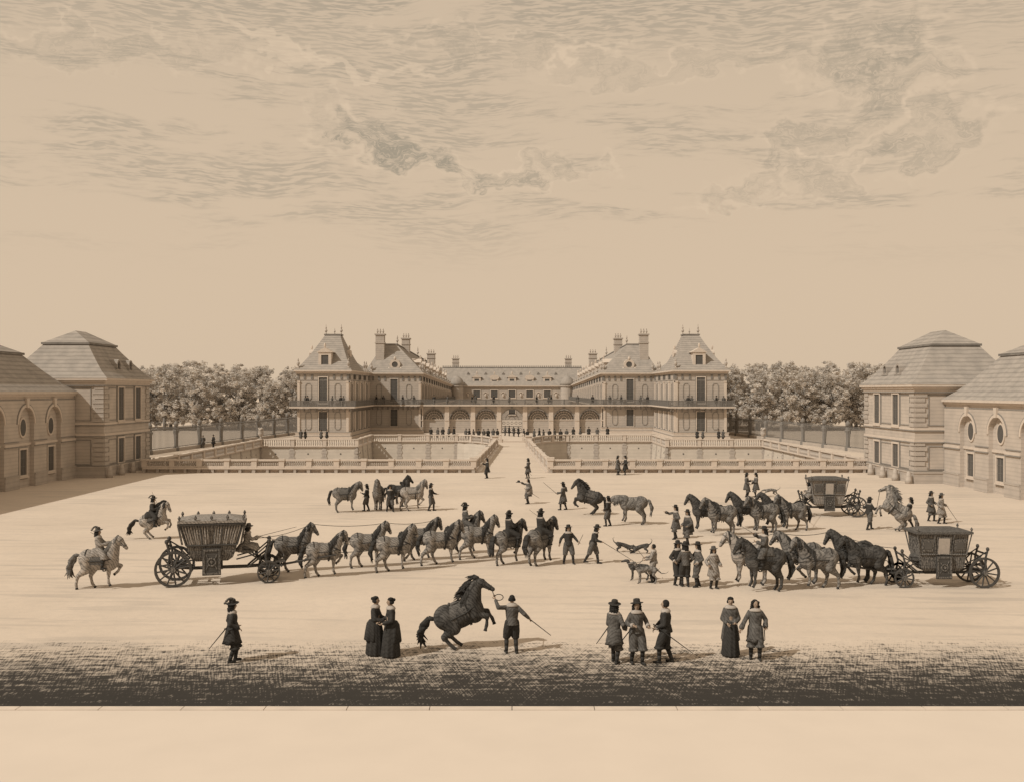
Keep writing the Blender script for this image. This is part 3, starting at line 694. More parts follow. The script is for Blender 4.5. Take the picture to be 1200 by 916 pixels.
def inner_wing(s, side):
    y0,y1 = 191.0,290.0; xi = 17.0; xo = 27.0
    o = empty('palace_wing', (s*22,y0,0), label='palace wing with tall chimneys and many dormers running back on the %s' % side, cat='palace wing')
    TP = 1.75   # eaves lower towards the back
    X0,X1 = sorted((s*xo,s*xi))
    w = MB(); w.hexa([(X0,y0,0),(X1,y0,0),(X1,y1,0),(X0,y1,0),(X0,y0,EH-.3),(X1,y0,EH-.3),(X1,y1,EH-.3-TP),(X0,y1,EH-.3-TP)]); w.build('wall', stone, o)
    plinth_rect(o,X0,X1,y0,y0+.6)
    c = MB()
    for zz,h,q in ((EH-.55,.18,.15),(EH-.37,.17,.32),(EH-.2,.22,.55)):
        c.hexa([(X0-q,y0-q,zz),(X1+q,y0-q,zz),(X1+q,y1,zz-TP),(X0-q,y1,zz-TP),(X0-q,y0-q,zz+h),(X1+q,y0-q,zz+h),(X1+q,y1,zz+h-TP),(X0-q,y1,zz+h-TP)])
    c.build('cornice', stone_w, o)
    Ff = Fr((X0,y0,0),(1,0,0),(0,-1,0)); Fc = Fr((s*xi,y0,0),(0,1,0),(-s,0,0))
    facade(o,Ff,X1-X0,1); facade(o,Fc,y1-y0,15,front=False,taper=TP)
    if s < 0: balcony(o,Fr((s*26.3,y0,0),(1,0,0),(0,-1,0)),9.3)
    else: balcony(o,Fr((s*17,y0,0),(1,0,0),(0,-1,0)),9.3)
    balcony(o,Fc,y1-y0,a_from=1.2,brackets=False)
    # roof: hipped front, long ridge, falling a little to the back
    r = MB(); e = .5; rx = s*22.6
    A = [(X0-e,y0-e,EH),(X1+e,y0-e,EH),(X1+e,y1,EH-TP),(X0-e,y1,EH-TP)]
    ta,tb = sorted((s*24.6,s*22.0))
    T = [(ta,y0+4.6,16.6),(tb,y0+4.6,16.6),(tb,y1,14.9),(ta,y1,14.9)]
    r.add(A+T,[(3,2,1,0),(4,5,6,7)]+[(j,(j+1)%4,(j+1)%4+4,j+4) for j in range(4)])
    ro = r.build('roof', slate, o)
    m = MB(); m.hexa([(ta-.12,y0+4.5,16.6),(tb+.12,y0+4.5,16.6),(tb+.12,y1,14.9),(ta-.12,y1,14.9),(ta-.12,y0+4.5,16.8),(tb+.12,y0+4.5,16.8),(tb+.12,y1,15.1),(ta-.12,y1,15.1)]); m.build('ridge_cap', slate_d, ro)
    dormer(o, Fr((s*21.9,y0+.5,0),(1,0,0),(0,-1,0)), 0, EH+.4, 2.0, 2.3, 2.5, oculus=True)
    for i in range(9):
        yy = y0+8+i*9.6; zz = EH+.55-TP*(yy-y0)/99
        dormer(o, Fr((s*xi+s*.7,yy,0),(0,1,0),(-s,0,0)), 0, zz, 2.0, 1.7, 2.2, arched=bool(i%2))
    x0,x1 = sorted((s*25.7,s*24.1)); chimney(o,x0,x1,192.8,194.6,EH,18.3)
    x0,x1 = sorted((s*22.4,s*20.9)); chimney(o,x0,x1,208,210.4,EH+2,18.3)
    x0,x1 = sorted((s*20.9,s*19.1)); chimney(o,x0,x1,252,255,EH+1,16.8)
    f = MB(); f.lathe((s*22.0,y0+5.5,16.8),[(.12,0),(.08,.3),(.25,.55),(.2,.75),(.08,.9),(.16,1.1),(.03,1.6)],8); f.build('finial', stone, ro); f = MB()
    f.lathe((s*22.0,y0+48,16.0),[(.12,0),(.08,.3),(.3,.65),(.2,.85),(.08,1.1),(.16,1.3),(.03,2.1)],8); f.build('finial', stone, ro)
    for x,y in ((s*17.1,y0+.1),(s*26.2,y0-.2),(s*17,y0+4)): f = MB(); statue(f,x,y,EH,1.5); f.build('roof_vase', stone, o)
    for i in range(9):
        f = MB(); statue(f,s*16.9,y0+12.5+i*9.6,EH-TP*(12.5+i*9.6)/99,1.3); f.build('roof_vase', stone, o)
def main_block():
    y0 = 290.0; z = 9.3
    o = empty('palace_main_block', (0,y0,0), label='central palace block with dormered roof closing the far end of the court', cat='palace block')
    MB().box(-21,21,y0,y0+14,0,z-.2).build('wall', stone, o)
    b = MB(); b.box(-21,21,y0-.25,y0+14,z-.5,z-.25); b.box(-21,21,y0-.6,y0+14.3,z-.246,z); b.build('cornice', stone_w, o)
    F = Fr((0,y0,0),(1,0,0),(0,-1,0))
    for i in range(-3,4): win(o,F,i*5.0,5.9,8.0,1.9,fw=.22); win(o,F,i*5.0,1.2,4.4,1.9,fw=.22)
    bs = MB()
    for i in range(-3,3):
        for dx in (2.5,): bs.archring(F,i*5+dx,7.0,.4,.6,-.02,.25,0,180,8); bs.ell(F.p(i*5+dx,6.6,.2),(.3,.25,.5),8,6)
    bs.build('wall_bust', stone_w, o)
    r = MB(); r.add([(-21,y0-.6,z),(21,y0-.6,z),(21,y0+14.5,z),(-21,y0+14.5,z),(-21,y0+4.5,14.4),(21,y0+4.5,14.4),(21,y0+9.5,14.4),(-21,y0+9.5,14.4)],[(3,2,1,0),(4,5,6,7)]+[(j,(j+1)%4,(j+1)%4+4,j+4) for j in range(4)])
    ro = r.build('roof', slate, o)
    c = MB(); c.box(-20,20,y0+4.4,y0+9.6,14.4,14.6); a = -19.8
    while a < 20: c.box(a-.12,a+.12,y0+4.4,y0+4.6,14.6,15.0); a += .55
    c.build('ridge_cresting', slate_d, ro)
    for i in range(-2,3): dormer(o,Fr((i*5.0,y0+.6,0),(1,0,0),(0,-1,0)),0,z+.3,2.3,2.0,3.0,arched=(i in (-1,1)))
    for i in range(-3,3):
        l = MB(); F2 = Fr((i*5+2.5,y0+2.6,0),(1,0,0),(0,-1,0)); l.prism(F2,[(-.45,z+3.2),(.45,z+3.2),(0,z+3.9)],-1.5,.2); l.build('lucarne', slate_d, ro)
    for s in (-1,1):
        # domed corner turret and chimney
        t = MB(); t.lathe((s*15.6,y0-1.2,0),[(1.9,0),(1.9,z-.3),(2.2,z-.28),(2.2,z)],20); to = t.build('corner_turret', stone, o, smooth=False)
        d = MB(); d.lathe((s*15.6,y0-1.2,z),[(2.1,0),(2.0,.8),(1.6,1.7),(1.0,2.3),(.3,2.7),(.12,2.8),(.12,3.4)],20); d.build('dome', slate, to, smooth=True)
        x0,x1 = sorted((s*17.2,s*15.4)); chimney(o,x0,x1,y0+5.5,y0+7.5,12,16.9)
    return o
def arcade():
    y0 = 191.2; o = empty('arcade', (0,y0,0), label='screen of seven arches with a balcony between the two palace wings', cat='arcade')
    F = Fr((-17,y0,0),(1,0,0),(0,-1,0)); bw = 34/7
    w = MB(); pi = MB(); kr = MB()
    for i in range(7):
        c = bw*(i+.5); hw = 1.86; sp = 2.55
        w.archwall(F,bw*i,bw*(i+1),.01,BZ-.2,c,hw,sp,-.9,.0)
        kr.archring(F,c,sp,hw+.002,hw+.16,-.01,.08,16); kr.prism(F,[(c-.13,sp+hw-.05),(c+.13,sp+hw-.05),(c+.2,BZ-.22),(c-.2,BZ-.22)],-.01,.16)
        if i == 3: continue
        inf = MB(); inf.fb(F,c-hw,c+hw,.02,sp-.1,-.88,-.6); io = inf.build('arch_infill', stone, o)
        fan = MB(); pts = [(c+hw*math.cos(R(180*j/16)),sp-.1+hw*math.sin(R(180*j/16))) for j in range(17)]; fan.prism(F,pts,-.88,-.62); fo = fan.build('fanlight', glassm, o)
        g_ = MB()
        for rr in (.55,1.05,1.5): g_.archring(F,c,sp-.08,rr-.05,rr+.05,-.62,-.52,0,180,12)
        for j in range(1,10):
            a = R(18*j); p0 = F.p(c+.55*math.cos(a),sp-.08+.55*math.sin(a),-.55); p1 = F.p(c+(hw-.05)*math.cos(a),sp-.08+(hw-.05)*math.sin(a),-.55); g_.tube(p0,p1,.035,n=4)
        g_.fb(F,c-hw,c+hw,sp-.2,sp-.02,-.62,-.5); g_.build('glazing_bars', stone_w, fo)
    for i in range(8):
        a = bw*i; a0 = max(.0,a-.42); a1 = min(34,a+.42)
        p = MB(); p.fb(F,a0,a1,.012,BZ-.24,0,.2); p.fb(F,a0-.0,a1,2.3,2.5,.2,.28); p.fb(F,a0,a1,.012,.5,.2,.3); p.fb(F,a0,a1,BZ-.62,BZ-.24,.2,.3); p.build('pilaster', stone_w, o)
    w.build('arched_wall', stone, o); kr.build('arch_moulding', stone_g, o)
    s_ = MB(); s_.fb(F,0,34,BZ-.2,BZ+.06,-1.6,.9); so = s_.build('balcony', stone_w, o)
    r = MB(); r.fb(F,0,34,BZ+.95,BZ+1.05,.76,.88); a = .06
    while a < 34: r.fb(F,a-.042,a+.042,BZ+.15,BZ+.95,.80,.84); a += .13
    for i in range(15): a = 34*i/14; r.fb(F,max(0,a-.1),min(34,a+.1),BZ+.06,BZ+1.1,.74,.89)
    r.fb(F,0,34,BZ+.08,BZ+.15,.78,.86); r.build('railing', iron, so)
    # iron gate in the middle arch
    go_ = empty('iron_gate', (0,y0-.2,0), label='scrolled iron gate under the middle arch of the arcade', cat='gate')
    c = bw*3.5; g_ = MB()
    for k in range(-9,10):
        a = c+k*.2; zt = 2.5+math.sqrt(max(0,1.85**2-(k*.2)**2)); g_.fb(F,a-.02,a+.02,.1,zt,-.5,-.46)
    for z in (.15,1.2,2.5): g_.fb(F,c-1.85,c+1.85,z-.05,z+.05,-.52,-.44)
    for rr in (.6,1.2): g_.archring(F,c,2.5,rr-.04,rr+.04,-.52,-.44,0,180,14)
    for k in range(-4,5,2):
        for z in (.7,1.85): g_.archring(F,c+k*.38,z,.2,.27,-.52,-.44,0,360,10)
    g_.build('gate_leaf', irond, go_)
    t = MB(); t.box(-2.1,2.1,155.6,190.4,.004,.012)
    th = empty('threshold', (0,157,0), label='low stone threshold with short corner posts before the palace gate', cat='threshold')
    b = MB(); b.box(-1.9,1.9,156.4,157.2,.0,.22); b.box(-1.9,-1.6,157.2,166,.0,.2); b.box(1.6,1.9,157.2,166,.0,.2); b.build('kerb', stone_w, th)
    for s in (-1,1): p = MB(); p.box(s*1.75-.2,s*1.75+.2,156.3,156.75,.0,.85); p.lathe((s*1.75,156.52,.85),[(.2,0),(.1,.1),(.18,.3),(.04,.5)],8); p.build('post', stone_w, th)
for s, side in ((-1,'left'),(1,'right')): outer_pavilion(s, side); inner_wing(s, side)
main_block(); arcade()

# ------------------------------------------------------------ fences and trees at the sides
def fence(s, side):
    o = empty('iron_fence', (s*44,134,0), label='tall iron railing with carved posts beside the %s end of the moat' % side, cat='fence')
    P = [(s*(56.6-.095*y), y) for y in (110.5,118.3,126.1,133.8,141.5,149.3,157.8,165,172.8,180,187.5,195)]
    for (x0,y0),(x1,y1) in zip(P,P[1:]):
        d = Vector((x1-x0,y1-y0,0)); Ln = d.length; d.normalize(); F = Fr((x0,y0,0), d, Vector((d.y,-d.x,0)))
        b = MB(); a = .35
        while a < Ln-.2: b.fb(F,a-.035,a+.035,.5,3.25,-.03,.03); a += .34
        b.fb(F,0,Ln,2.9,3.0,-.03,.03); b.fb(F,0,Ln,.55,.63,-.03,.03); b.build('railing', iron, o)
        w = MB(); w.fb(F,.25,Ln-.25,.0,.45,-.2,.2); w.build('plinth_wall', stone, o)
    for x,y in P:
        p = MB(); p.lathe((x,y,0),[(.42,0),(.42,.5),(.26,.55),(.32,2.2),(.42,2.7),(.34,2.8),(.34,3.0),(.12,3.1),(.3,3.35),(.33,3.6),(.16,3.85),(.05,3.95)],10); p.build('post', stone_l, o)
fence(-1,'left'); fence(1,'right')
def crown_mesh(seed, rw, h0, h1, nclump=150, per=44):
    r_ = random.Random(seed); m = MB(); H = h1-h0; lobes = []
    for i in range(12):
        a = r_.uniform(0,6.28); t = r_.uniform(.10,.85); lobes.append((rw*.5*math.cos(a), rw*.5*math.sin(a), h0+H*t, r_.uniform(.38,.58)*rw))
    lobes.append((0,0,h0+H*.55,rw*.62)); lobes.append((0,0,h1-rw*.42,rw*.42))
    for i in range(nclump):
        lx,ly,lz,lr = r_.choice(lobes); d = Vector((r_.gauss(0,1),r_.gauss(0,1),r_.gauss(0,1))).normalized()*lr*r_.uniform(.55,1.05)
        c = Vector((lx,ly,lz))+d; cr = r_.uniform(.35,.75)
        for k in range(per):
            p = c+Vector((r_.gauss(0,.45),r_.gauss(0,.45),r_.gauss(0,.38)))*cr
            n = Vector((r_.gauss(0,1),r_.gauss(0,1),r_.gauss(.4,1))).normalized(); q = n.to_track_quat('Z','Y'); sz = r_.uniform(.13,.27)
            u = q@Vector((sz,0,0)); v = q@Vector((0,sz*.7,0)); m.add([p-u-v*.3,p-v,p+u,p+v],[(0,1,2,3)])
    return m
protos = []
for i in range(4):
    t = empty('leafy_tree', (0,0,0)); 
    tr = MB(); tr.path([(0,0,0),(.1,.05,2.5),(0,.1,5),(.1,0,8.5)],[.34,.27,.2,.07],8)
    for k in range(6):
        a = k*1.1+i; z = 3.6+k*.8; tr.path([(0.05,.05,z),(1.2*math.cos(a),1.2*math.sin(a),z+1.3),(2.2*math.cos(a),2.2*math.sin(a),z+2.4)],[.13,.09,.03],6)
    tr.build('trunk', bark, t, smooth=True, local=True)
    crown_mesh(40+i,3.9,1.2,12.9+.4*(i%2)).build('crown', leaf, t, local=True, recalc=False)
    protos.append(t)
first = [True]*4; 
for s, side in ((-1,'left'),(1,'right')):
    for row,(n,Y) in enumerate(((11,204),(11,212),(10,221))):
        for i in range(n):
            Xp = s*(39.0+ i*4.9 + (2.4 if row%2 else 0)); j = (i*3+row*2+(s>0))%4
            lab = '%s leafy tree from the palace, %s row beyond the %s fence' % (ORD[i], ['front','middle','back'][row], side)
            loc = (Xp+rnd.uniform(-.6,.6), Y+rnd.uniform(-1.5,1.5), 0)
            if first[j]: t = protos[j]; t.location = loc; first[j] = False
            else: t = copy_tree(protos[j], loc)
            t.rotation_euler = (0,0,rnd.uniform(0,6.28)); k = rnd.uniform(.90,1.07)*(1.02 if row else .97); t.scale = (k*1.04,k*1.04,k)
            tag(t, lab, 'tree', 'trees beyond the %s fence' % side)
# ------------------------------------------------------------ people
def ik(a, b, l1, l2, bend):
    """joint between a and b, bent towards 'bend'"""
    a = Vector(a); b = Vector(b); d = b-a; D = min(d.length, (l1+l2)*.995); D = max(D, abs(l1-l2)+.01)
    u = d.normalized(); x = (l1*l1-l2*l2+D*D)/(2*D); h = math.sqrt(max(0,l1*l1-x*x))
    n = Vector(bend)-u*Vector(bend).dot(u); n.normalize()
    return a+u*x+n*h, a+u*D
def fingers(m, wrist, d, side, curl=.5):
    d = Vector(d).normalized(); up = Vector((0,0,1)); lat = d.cross(up)
    if lat.length < .2: lat = Vector((1,0,0))
    lat.normalize(); pal = d.cross(lat).normalized()
    base = Vector(wrist)+d*.085
    for k,(off,ln) in enumerate(((-.030,.062),(-.010,.075),(.010,.070),(.030,.055))):
        p = base+lat*off; q = p+(d+pal*curl*.6*-side).normalized()*ln*.55; r_ = q+(d*.5+pal*curl*1.6*-side).normalized()*ln*.5
        m.path([p,q,r_],[.0105,.0095,.007],6)
    p = Vector(wrist)+d*.035+lat*-.035; q = p+(d*.6-lat*.8).normalized()*.04; m.path([p,q,q+(d-lat*.2).normalized()*.03],[.012,.011,.008],6)
def person(label, px, py, head=0, style='coat', top=cl_m, legs=None, hat=True, hair='long', hands=None, feet=None, ride=None, lean=0.0,
           sc=1.0, voxel=.022, plume=False, cape=None, loc=None, head_yaw=0, group=None, look=0.0, cat='person', head_tilt=0.0, child=False, seat=None):
    """forward is +x, left is +y; hands=((x,y,z) left,(x,y,z) right); ride = seat height"""
    if loc is None: X,Y = spot(px,py); loc = (X,Y,0)
    o = empty('person', loc, R(head), label=label, cat=cat, group=group, sc=sc)
    legs = legs or top; lady = style == 'lady'
    sit = ride is not None or seat is not None
    PH = .92
    hs = hands or ((.06,.30,.80),(.06,-.30,.80))
    ft = feet or ((.06,.10),(-.04,-.11))
    L = Matrix.Rotation(R(lean),4,'Y')
    def lp(p): p = Vector(p); q = p-Vector((0,0,PH)); return (L@q)+Vector((0,0,PH))
    sh = [lp((0,sg*.160,1.375)) for sg in (1,-1)]; neck = lp((0,0,1.47)); hc = lp((.015,0,1.62))
    bd = MB(); 
    bd.chain([(lp((0,0,.95)),.135),(lp((0,0,1.10)),.115),(lp((0,0,1.30)),.135),(lp((0,0,1.38)),.10)])
    bd.cap(sh[0],.06,sh[1],.06); bd.cap(neck,.055,lp((.01,0,1.54)),.05)
    hq = Matrix.Rotation(R(head_yaw),3,'Z') @ Matrix.Rotation(R(lean*.5+look),3,'Y')
    bd.ell(hc,(.098,.078,.118),14,10,rot=hq); bd.ell(hc+hq@Vector((.03,0,-.06)),(.06,.052,.06),10,8,rot=hq)
    bd.ell(hc+hq@Vector((.103,0,-.012)),(.020,.014,.028),8,6)
    for sg in (1,-1): bd.ell(hc+hq@Vector((0,sg*.08,-.01)),(.02,.014,.032),8,6)
    elb = []; wr = []
    for k,sg in enumerate((1,-1)):
        e,w = ik(sh[k], Vector(hs[k]), .29, .26, (-.6,sg*.5,-.5)); elb.append(e); wr.append(w)
        bd.chain([(sh[k],.052),(e,.042),(w,.03)],10); dd = (w-e).normalized(); bd.ell(w+dd*.05,(.034,.034,.04),8,6); 
    kn = []; an = []
    for k,sg in enumerate((1,-1)):
        hip = Vector((0,sg*.095,PH))
        f = Vector((ft[k][0],ft[k][1], (ft[k][2] if len(ft[k])>2 else 0)+.08))
        kk,a = ik(hip, f, .45, .42, (1,sg*(.8 if sit else .1),.2)); kn.append(kk); an.append(a)
        if not lady: bd.chain([(hip,.10),(kk,.058),(a,.042)],10); bd.cap(a+Vector((-.02,0,-.04)),.036,a+Vector((.13,sg*.02,-.05)),.028)
        else: bd.cap(a+Vector((0,0,-.02)),.05,a+Vector((.12,0,-.05)),.03)
    bd.blob(voxel*.8,2)
    for k,sg in enumerate((1,-1)): fingers(bd, wr[k], wr[k]-elb[k], sg)
    bd.build('body', skin, o, smooth=True, local=True)
    # eyes
    ey = MB()
    for sg in (1,-1): ey.ell(hc+hq@Vector((.088,sg*.032,.012)),(.010,.013,.008),6,4)
    ey.ell(hc+hq@Vector((.088,0,-.052)),(.008,.024,.006),6,4)
    ey.build('face_features', hairm, o, local=True)
    # clothes over the torso and arms
    tp = MB()
    tp.chain([(lp((0,0,.98)),.15),(lp((0,0,1.10)),.14 if not lady else .11),(lp((0,0,1.29)),.16 if not lady else .14),(lp((0,0,1.38)),.125)])
    tp.cap(sh[0],.066,sh[1],.066); tp.cap(sh[0],.062,neck-Vector((0,0,.05)),.075); tp.cap(sh[1],.062,neck-Vector((0,0,.05)),.075)
    for sg in (1,-1): tp.cap(lp((0,sg*.07,1.05)),.11,lp((0,sg*.09,1.33)),.115)
    for k,sg in enumerate((1,-1)):
        mid = wr[k]+(elb[k]-wr[k])*.12
        tp.chain([(sh[k],.072 if not lady else .062),(elb[k],.068),(mid,.062 if style!='groom' else .05)],10)
        if style in ('coat','cloak'): tp.cap(elb[k]+(wr[k]-elb[k])*.45,.07,mid,.085)
    if style in ('coat','cloak') and not sit:
        tp.tube((0,0,1.02),(0,0,.62),.16,.26,14); tp.ell((0,0,1.02),(.16,.18,.08))
    elif style in ('doublet','groom') or sit:
        tp.tube((0,0,1.06),(0,0,.86),.155,.205,12)
    tp.blob(voxel,2)
    if style in ('coat','cloak') and not sit: tp.lathe((0,0,0),[(.165,1.0),(.20,.8),(.24,.64),(.265,.54),(.24,.55)],28,fold=.13,k=6,ph=rnd.random()*6)
    if sit and style == 'coat': tp.lathe((-.12,0,PH-.06),[(.15,.12),(.24,0),(.33,-.16),(.3,-.2)],24,fold=.15,k=6)
    tp.build('coat' if style in ('coat','cloak') else ('bodice' if lady else 'jacket'), top, o, smooth=True, local=True)
    if not ride and style in ('coat','doublet','cloak'):
        for k in (0,1):
            d_ = (wr[k]-elb[k]).normalized(); cu_ = MB(); cu_.tube(wr[k]-d_*.07, wr[k]+d_*.012, .058, .070, 10); cu_.build('cuff', linen, o, smooth=True, local=True)
    if lady:
        sk = MB(); sk.lathe((0,0,0),[(.12,1.04),(.17,.95),(.205,.75),(.235,.4),(.26,.06),(.25,.03)],40,fold=.10,k=11,sx=1.08,ph=1); sk.build('skirt', legs, o, smooth=True, local=True)
        ov = MB(); ov.lathe((-.07,0,.02),[(.13,1.03),(.20,.93),(.235,.70),(.26,.45),(.23,.42)],32,fold=.16,k=7,sx=.95,ph=2); ov.build('overskirt', top, o, smooth=True, local=True)
    else:
        br = MB()
        for k,sg in enumerate((1,-1)):
            hip = Vector((0,sg*.095,PH)); e = kn[k]; br.chain([(hip,.13),(hip.lerp(e,.6),.135),(e,.115)],10)
            br.ell(e+Vector((0,0,-.02)),(.12,.12,.05))
        br.blob(voxel*1.1,1)
        for k,sg in enumerate((1,-1)):
            if style != 'groom': br.lathe(kn[k]+Vector((0,0,-.09)),[(.10,.09),(.135,.04),(.14,0),(.10,-.02)],18,fold=.18,k=8)
        br.build('breeches', legs, o, smooth=True, local=True)
        for k,sg in enumerate((1,-1)):
            b = MB(); dk = (an[k]-kn[k]); b.chain([(kn[k]+dk*.3,.068),(kn[k]+dk*.65,.06),(an[k]+Vector((0,0,-.01)),.052)],10)
            b.cap(an[k]+Vector((-.02,0,-.035)),.045,an[k]+Vector((.15,sg*.02,-.045)),.034); b.box(an[k].x-.06,an[k].x-.01,an[k].y-.03,an[k].y+.03,an[k].z-.08,an[k].z-.04)
            b.build('boot', leather, o, smooth=True, local=True)
    cl = MB(); cl.lathe(neck,[(.135,-.065),(.14,-.035),(.105,.015),(.06,.04)],16,fold=.05,k=9,sy=1.3); cl.build('collar', linen, o, smooth=True, local=True)
    h = MB(); r_ = random.Random(px*7+py)
    if hair in ('long','wig'):
        n = 13
        for i in range(n):
            a = R(75+210*i/(n-1)); base = hc+hq@Vector((.080*math.cos(a),.078*math.sin(a),.04))
            for j in range((3 if hair=='long' else 4)+(i*5)%2):
                q = base+hq@Vector((.015*math.cos(a)-.010*j+r_.uniform(-.012,.012),.015*math.sin(a)*(1+.4*j)+r_.uniform(-.012,.012),0))+Vector((0,0,-.062*j)); rr = .034+r_.uniform(-.008,.012); h.ell(q,(rr,rr,rr*1.1),7,5)
        h.ell(hc+hq@Vector((-.02,0,.05)),(.095,.09,.08),12,8)
    else:
        h.ell(hc+hq@Vector((-.022,0,.03)),(.10,.09,.10),12,8)
        if hair == 'bun': h.ell(hc+hq@Vector((-.11,0,.05)),(.05,.05,.05),10,7); h.lathe(hc+hq@Vector((-.01,0,.06)),[(.10,0),(.07,.05),(.02,.07)],12)
        for i in range(9):
            a = R(80+200*i/8); h.ell(hc+hq@Vector((.088*math.cos(a),.088*math.sin(a),-.02)),(.028,.028,.045),6,5)
    h.build('hair', hairm, o, smooth=True, local=True)
    if hat:
        tilt = (hq.to_4x4()@Matrix.Rotation(R(-6+head_tilt),4,'Y')@Matrix.Rotation(R(5),4,'X')).to_3x3()
        t = MB(); t.lathe(hc+hq@Vector((0,0,.075)),[(.098,-.01),(.165,-.012),(.19,.004),(.165,.012),(.10,.02),(.095,.09),(.08,.12),(.03,.13)],18,fold=0,tilt=tilt)
        ho = t.build('hat', cl_d if top is not cl_l else cl_m, o, smooth=False, local=True)
        if plume:
            p = MB(); 
            for j in range(7): a = j/6; p.ell(hc+hq@Vector((.02-.24*a,-.08,.20+.05*math.sin(a*3.1)-.10*a*a)),(.045,.03,.035),7,5)
            p.build('plume', cl_m, ho, smooth=True, local=True)
    if cape:
        c = MB(); c.lathe((-.05,0,0),[(.13,1.42),(.24,1.2),(.28,.9),(.30,.68),(.27,.68)],24,fold=.12,k=5,sy=1.0,sx=.9); c.build('cape', cape, o, smooth=True, local=True)
    o['_w0'] = 0; del o['_w0']
    loc_m = Matrix.LocRotScale(o.location, o.rotation_euler, o.scale)
    person.last = dict(o=o, hands=[loc_m@(wr[0]+(wr[0]-elb[0]).normalized()*.07), loc_m@(wr[1]+(wr[1]-elb[1]).normalized()*.07)], hip=loc_m@Vector((-.05,.2,.95)), M=loc_m, label=label)
    return o
def stick(label, at, end, r=.013, name='walking_stick', cat='stick', m=None, knob=False, back=.1):
    a = Vector(at); b = Vector(end); d = (b-a).normalized(); s = MB(); a2 = a-d*back; s.tube(a2,b,r,r*.7,6)
    if knob: s.ell(a2,(r*2.6,)*3,8,6)
    o = s.build(name, m or leather); return tag(o, label, cat)
def sword(label, side=1, P=None, swing=(-.62,.28,.48)):
    """worn at the hip; world position from the last person"""
    P = P or person.last; M_ = P['M']; a = M_@Vector((.16,side*.24,1.0)); b = M_@Vector((swing[0],side*swing[1],swing[2]))
    s = MB(); d = (b-a).normalized(); s.tube(a,b,.018,.010,6); s.ell(a-d*.02,(.05,.05,.02),8,6); s.tube(a-d*.16,a,.013,.013,6); s.ell(a-d*.17,(.024,)*3,8,6)
    return tag(s.build('sword', leather), label, 'sword')
def line(name, label, cat, pts, r=.010, sag=0.0, m=None, parent=None):
    P = []
    for a,b in zip(pts,pts[1:]):
        a = Vector(a); b = Vector(b)
        for i in range(6): t = i/6; P.append(a.lerp(b,t)-Vector((0,0,sag*4*t*(1-t))))
    P.append(Vector(pts[-1])); o = MB().path(P, r, 5).build(name, m or leather)
    return tag(o, label, cat)

# ------------------------------------------------------------ horses
HS = {  # hind A, hind B (thigh, gaskin, cannon, pastern), fore A, fore B (forearm, cannon, pastern); degrees, + swings the lower end forward
 'stand': ((20,-36,3,35),(28,-32,0,35),(0,0,28),(6,0,28)),
 'walk':  ((38,-22,14,40),(6,-50,-10,15),(62,-38,-55),(-10,-8,20)),
 'walk2': ((8,-48,-8,18),(36,-24,12,40),(-6,-6,22),(55,-40,-50)),
 'prance':((42,-24,12,40),(4,-52,-12,10),(80,-30,-50),(-4,-2,26)),
 'trot':  ((45,-20,18,40),(0,-52,-14,10),(86,-36,-60),(8,2,26)),
 'levade':((60,-38,40,52),(48,-46,34,48),(92,18,-30),(72,-6,-50)),
 'rear':  ((66,-34,46,58),(48,-50,42,52),(98,34,20),(84,-4,-14)),
 'graze': ((22,-36,0,35),(14,-38,0,32),(-4,-4,28),(14,4,28)),
}
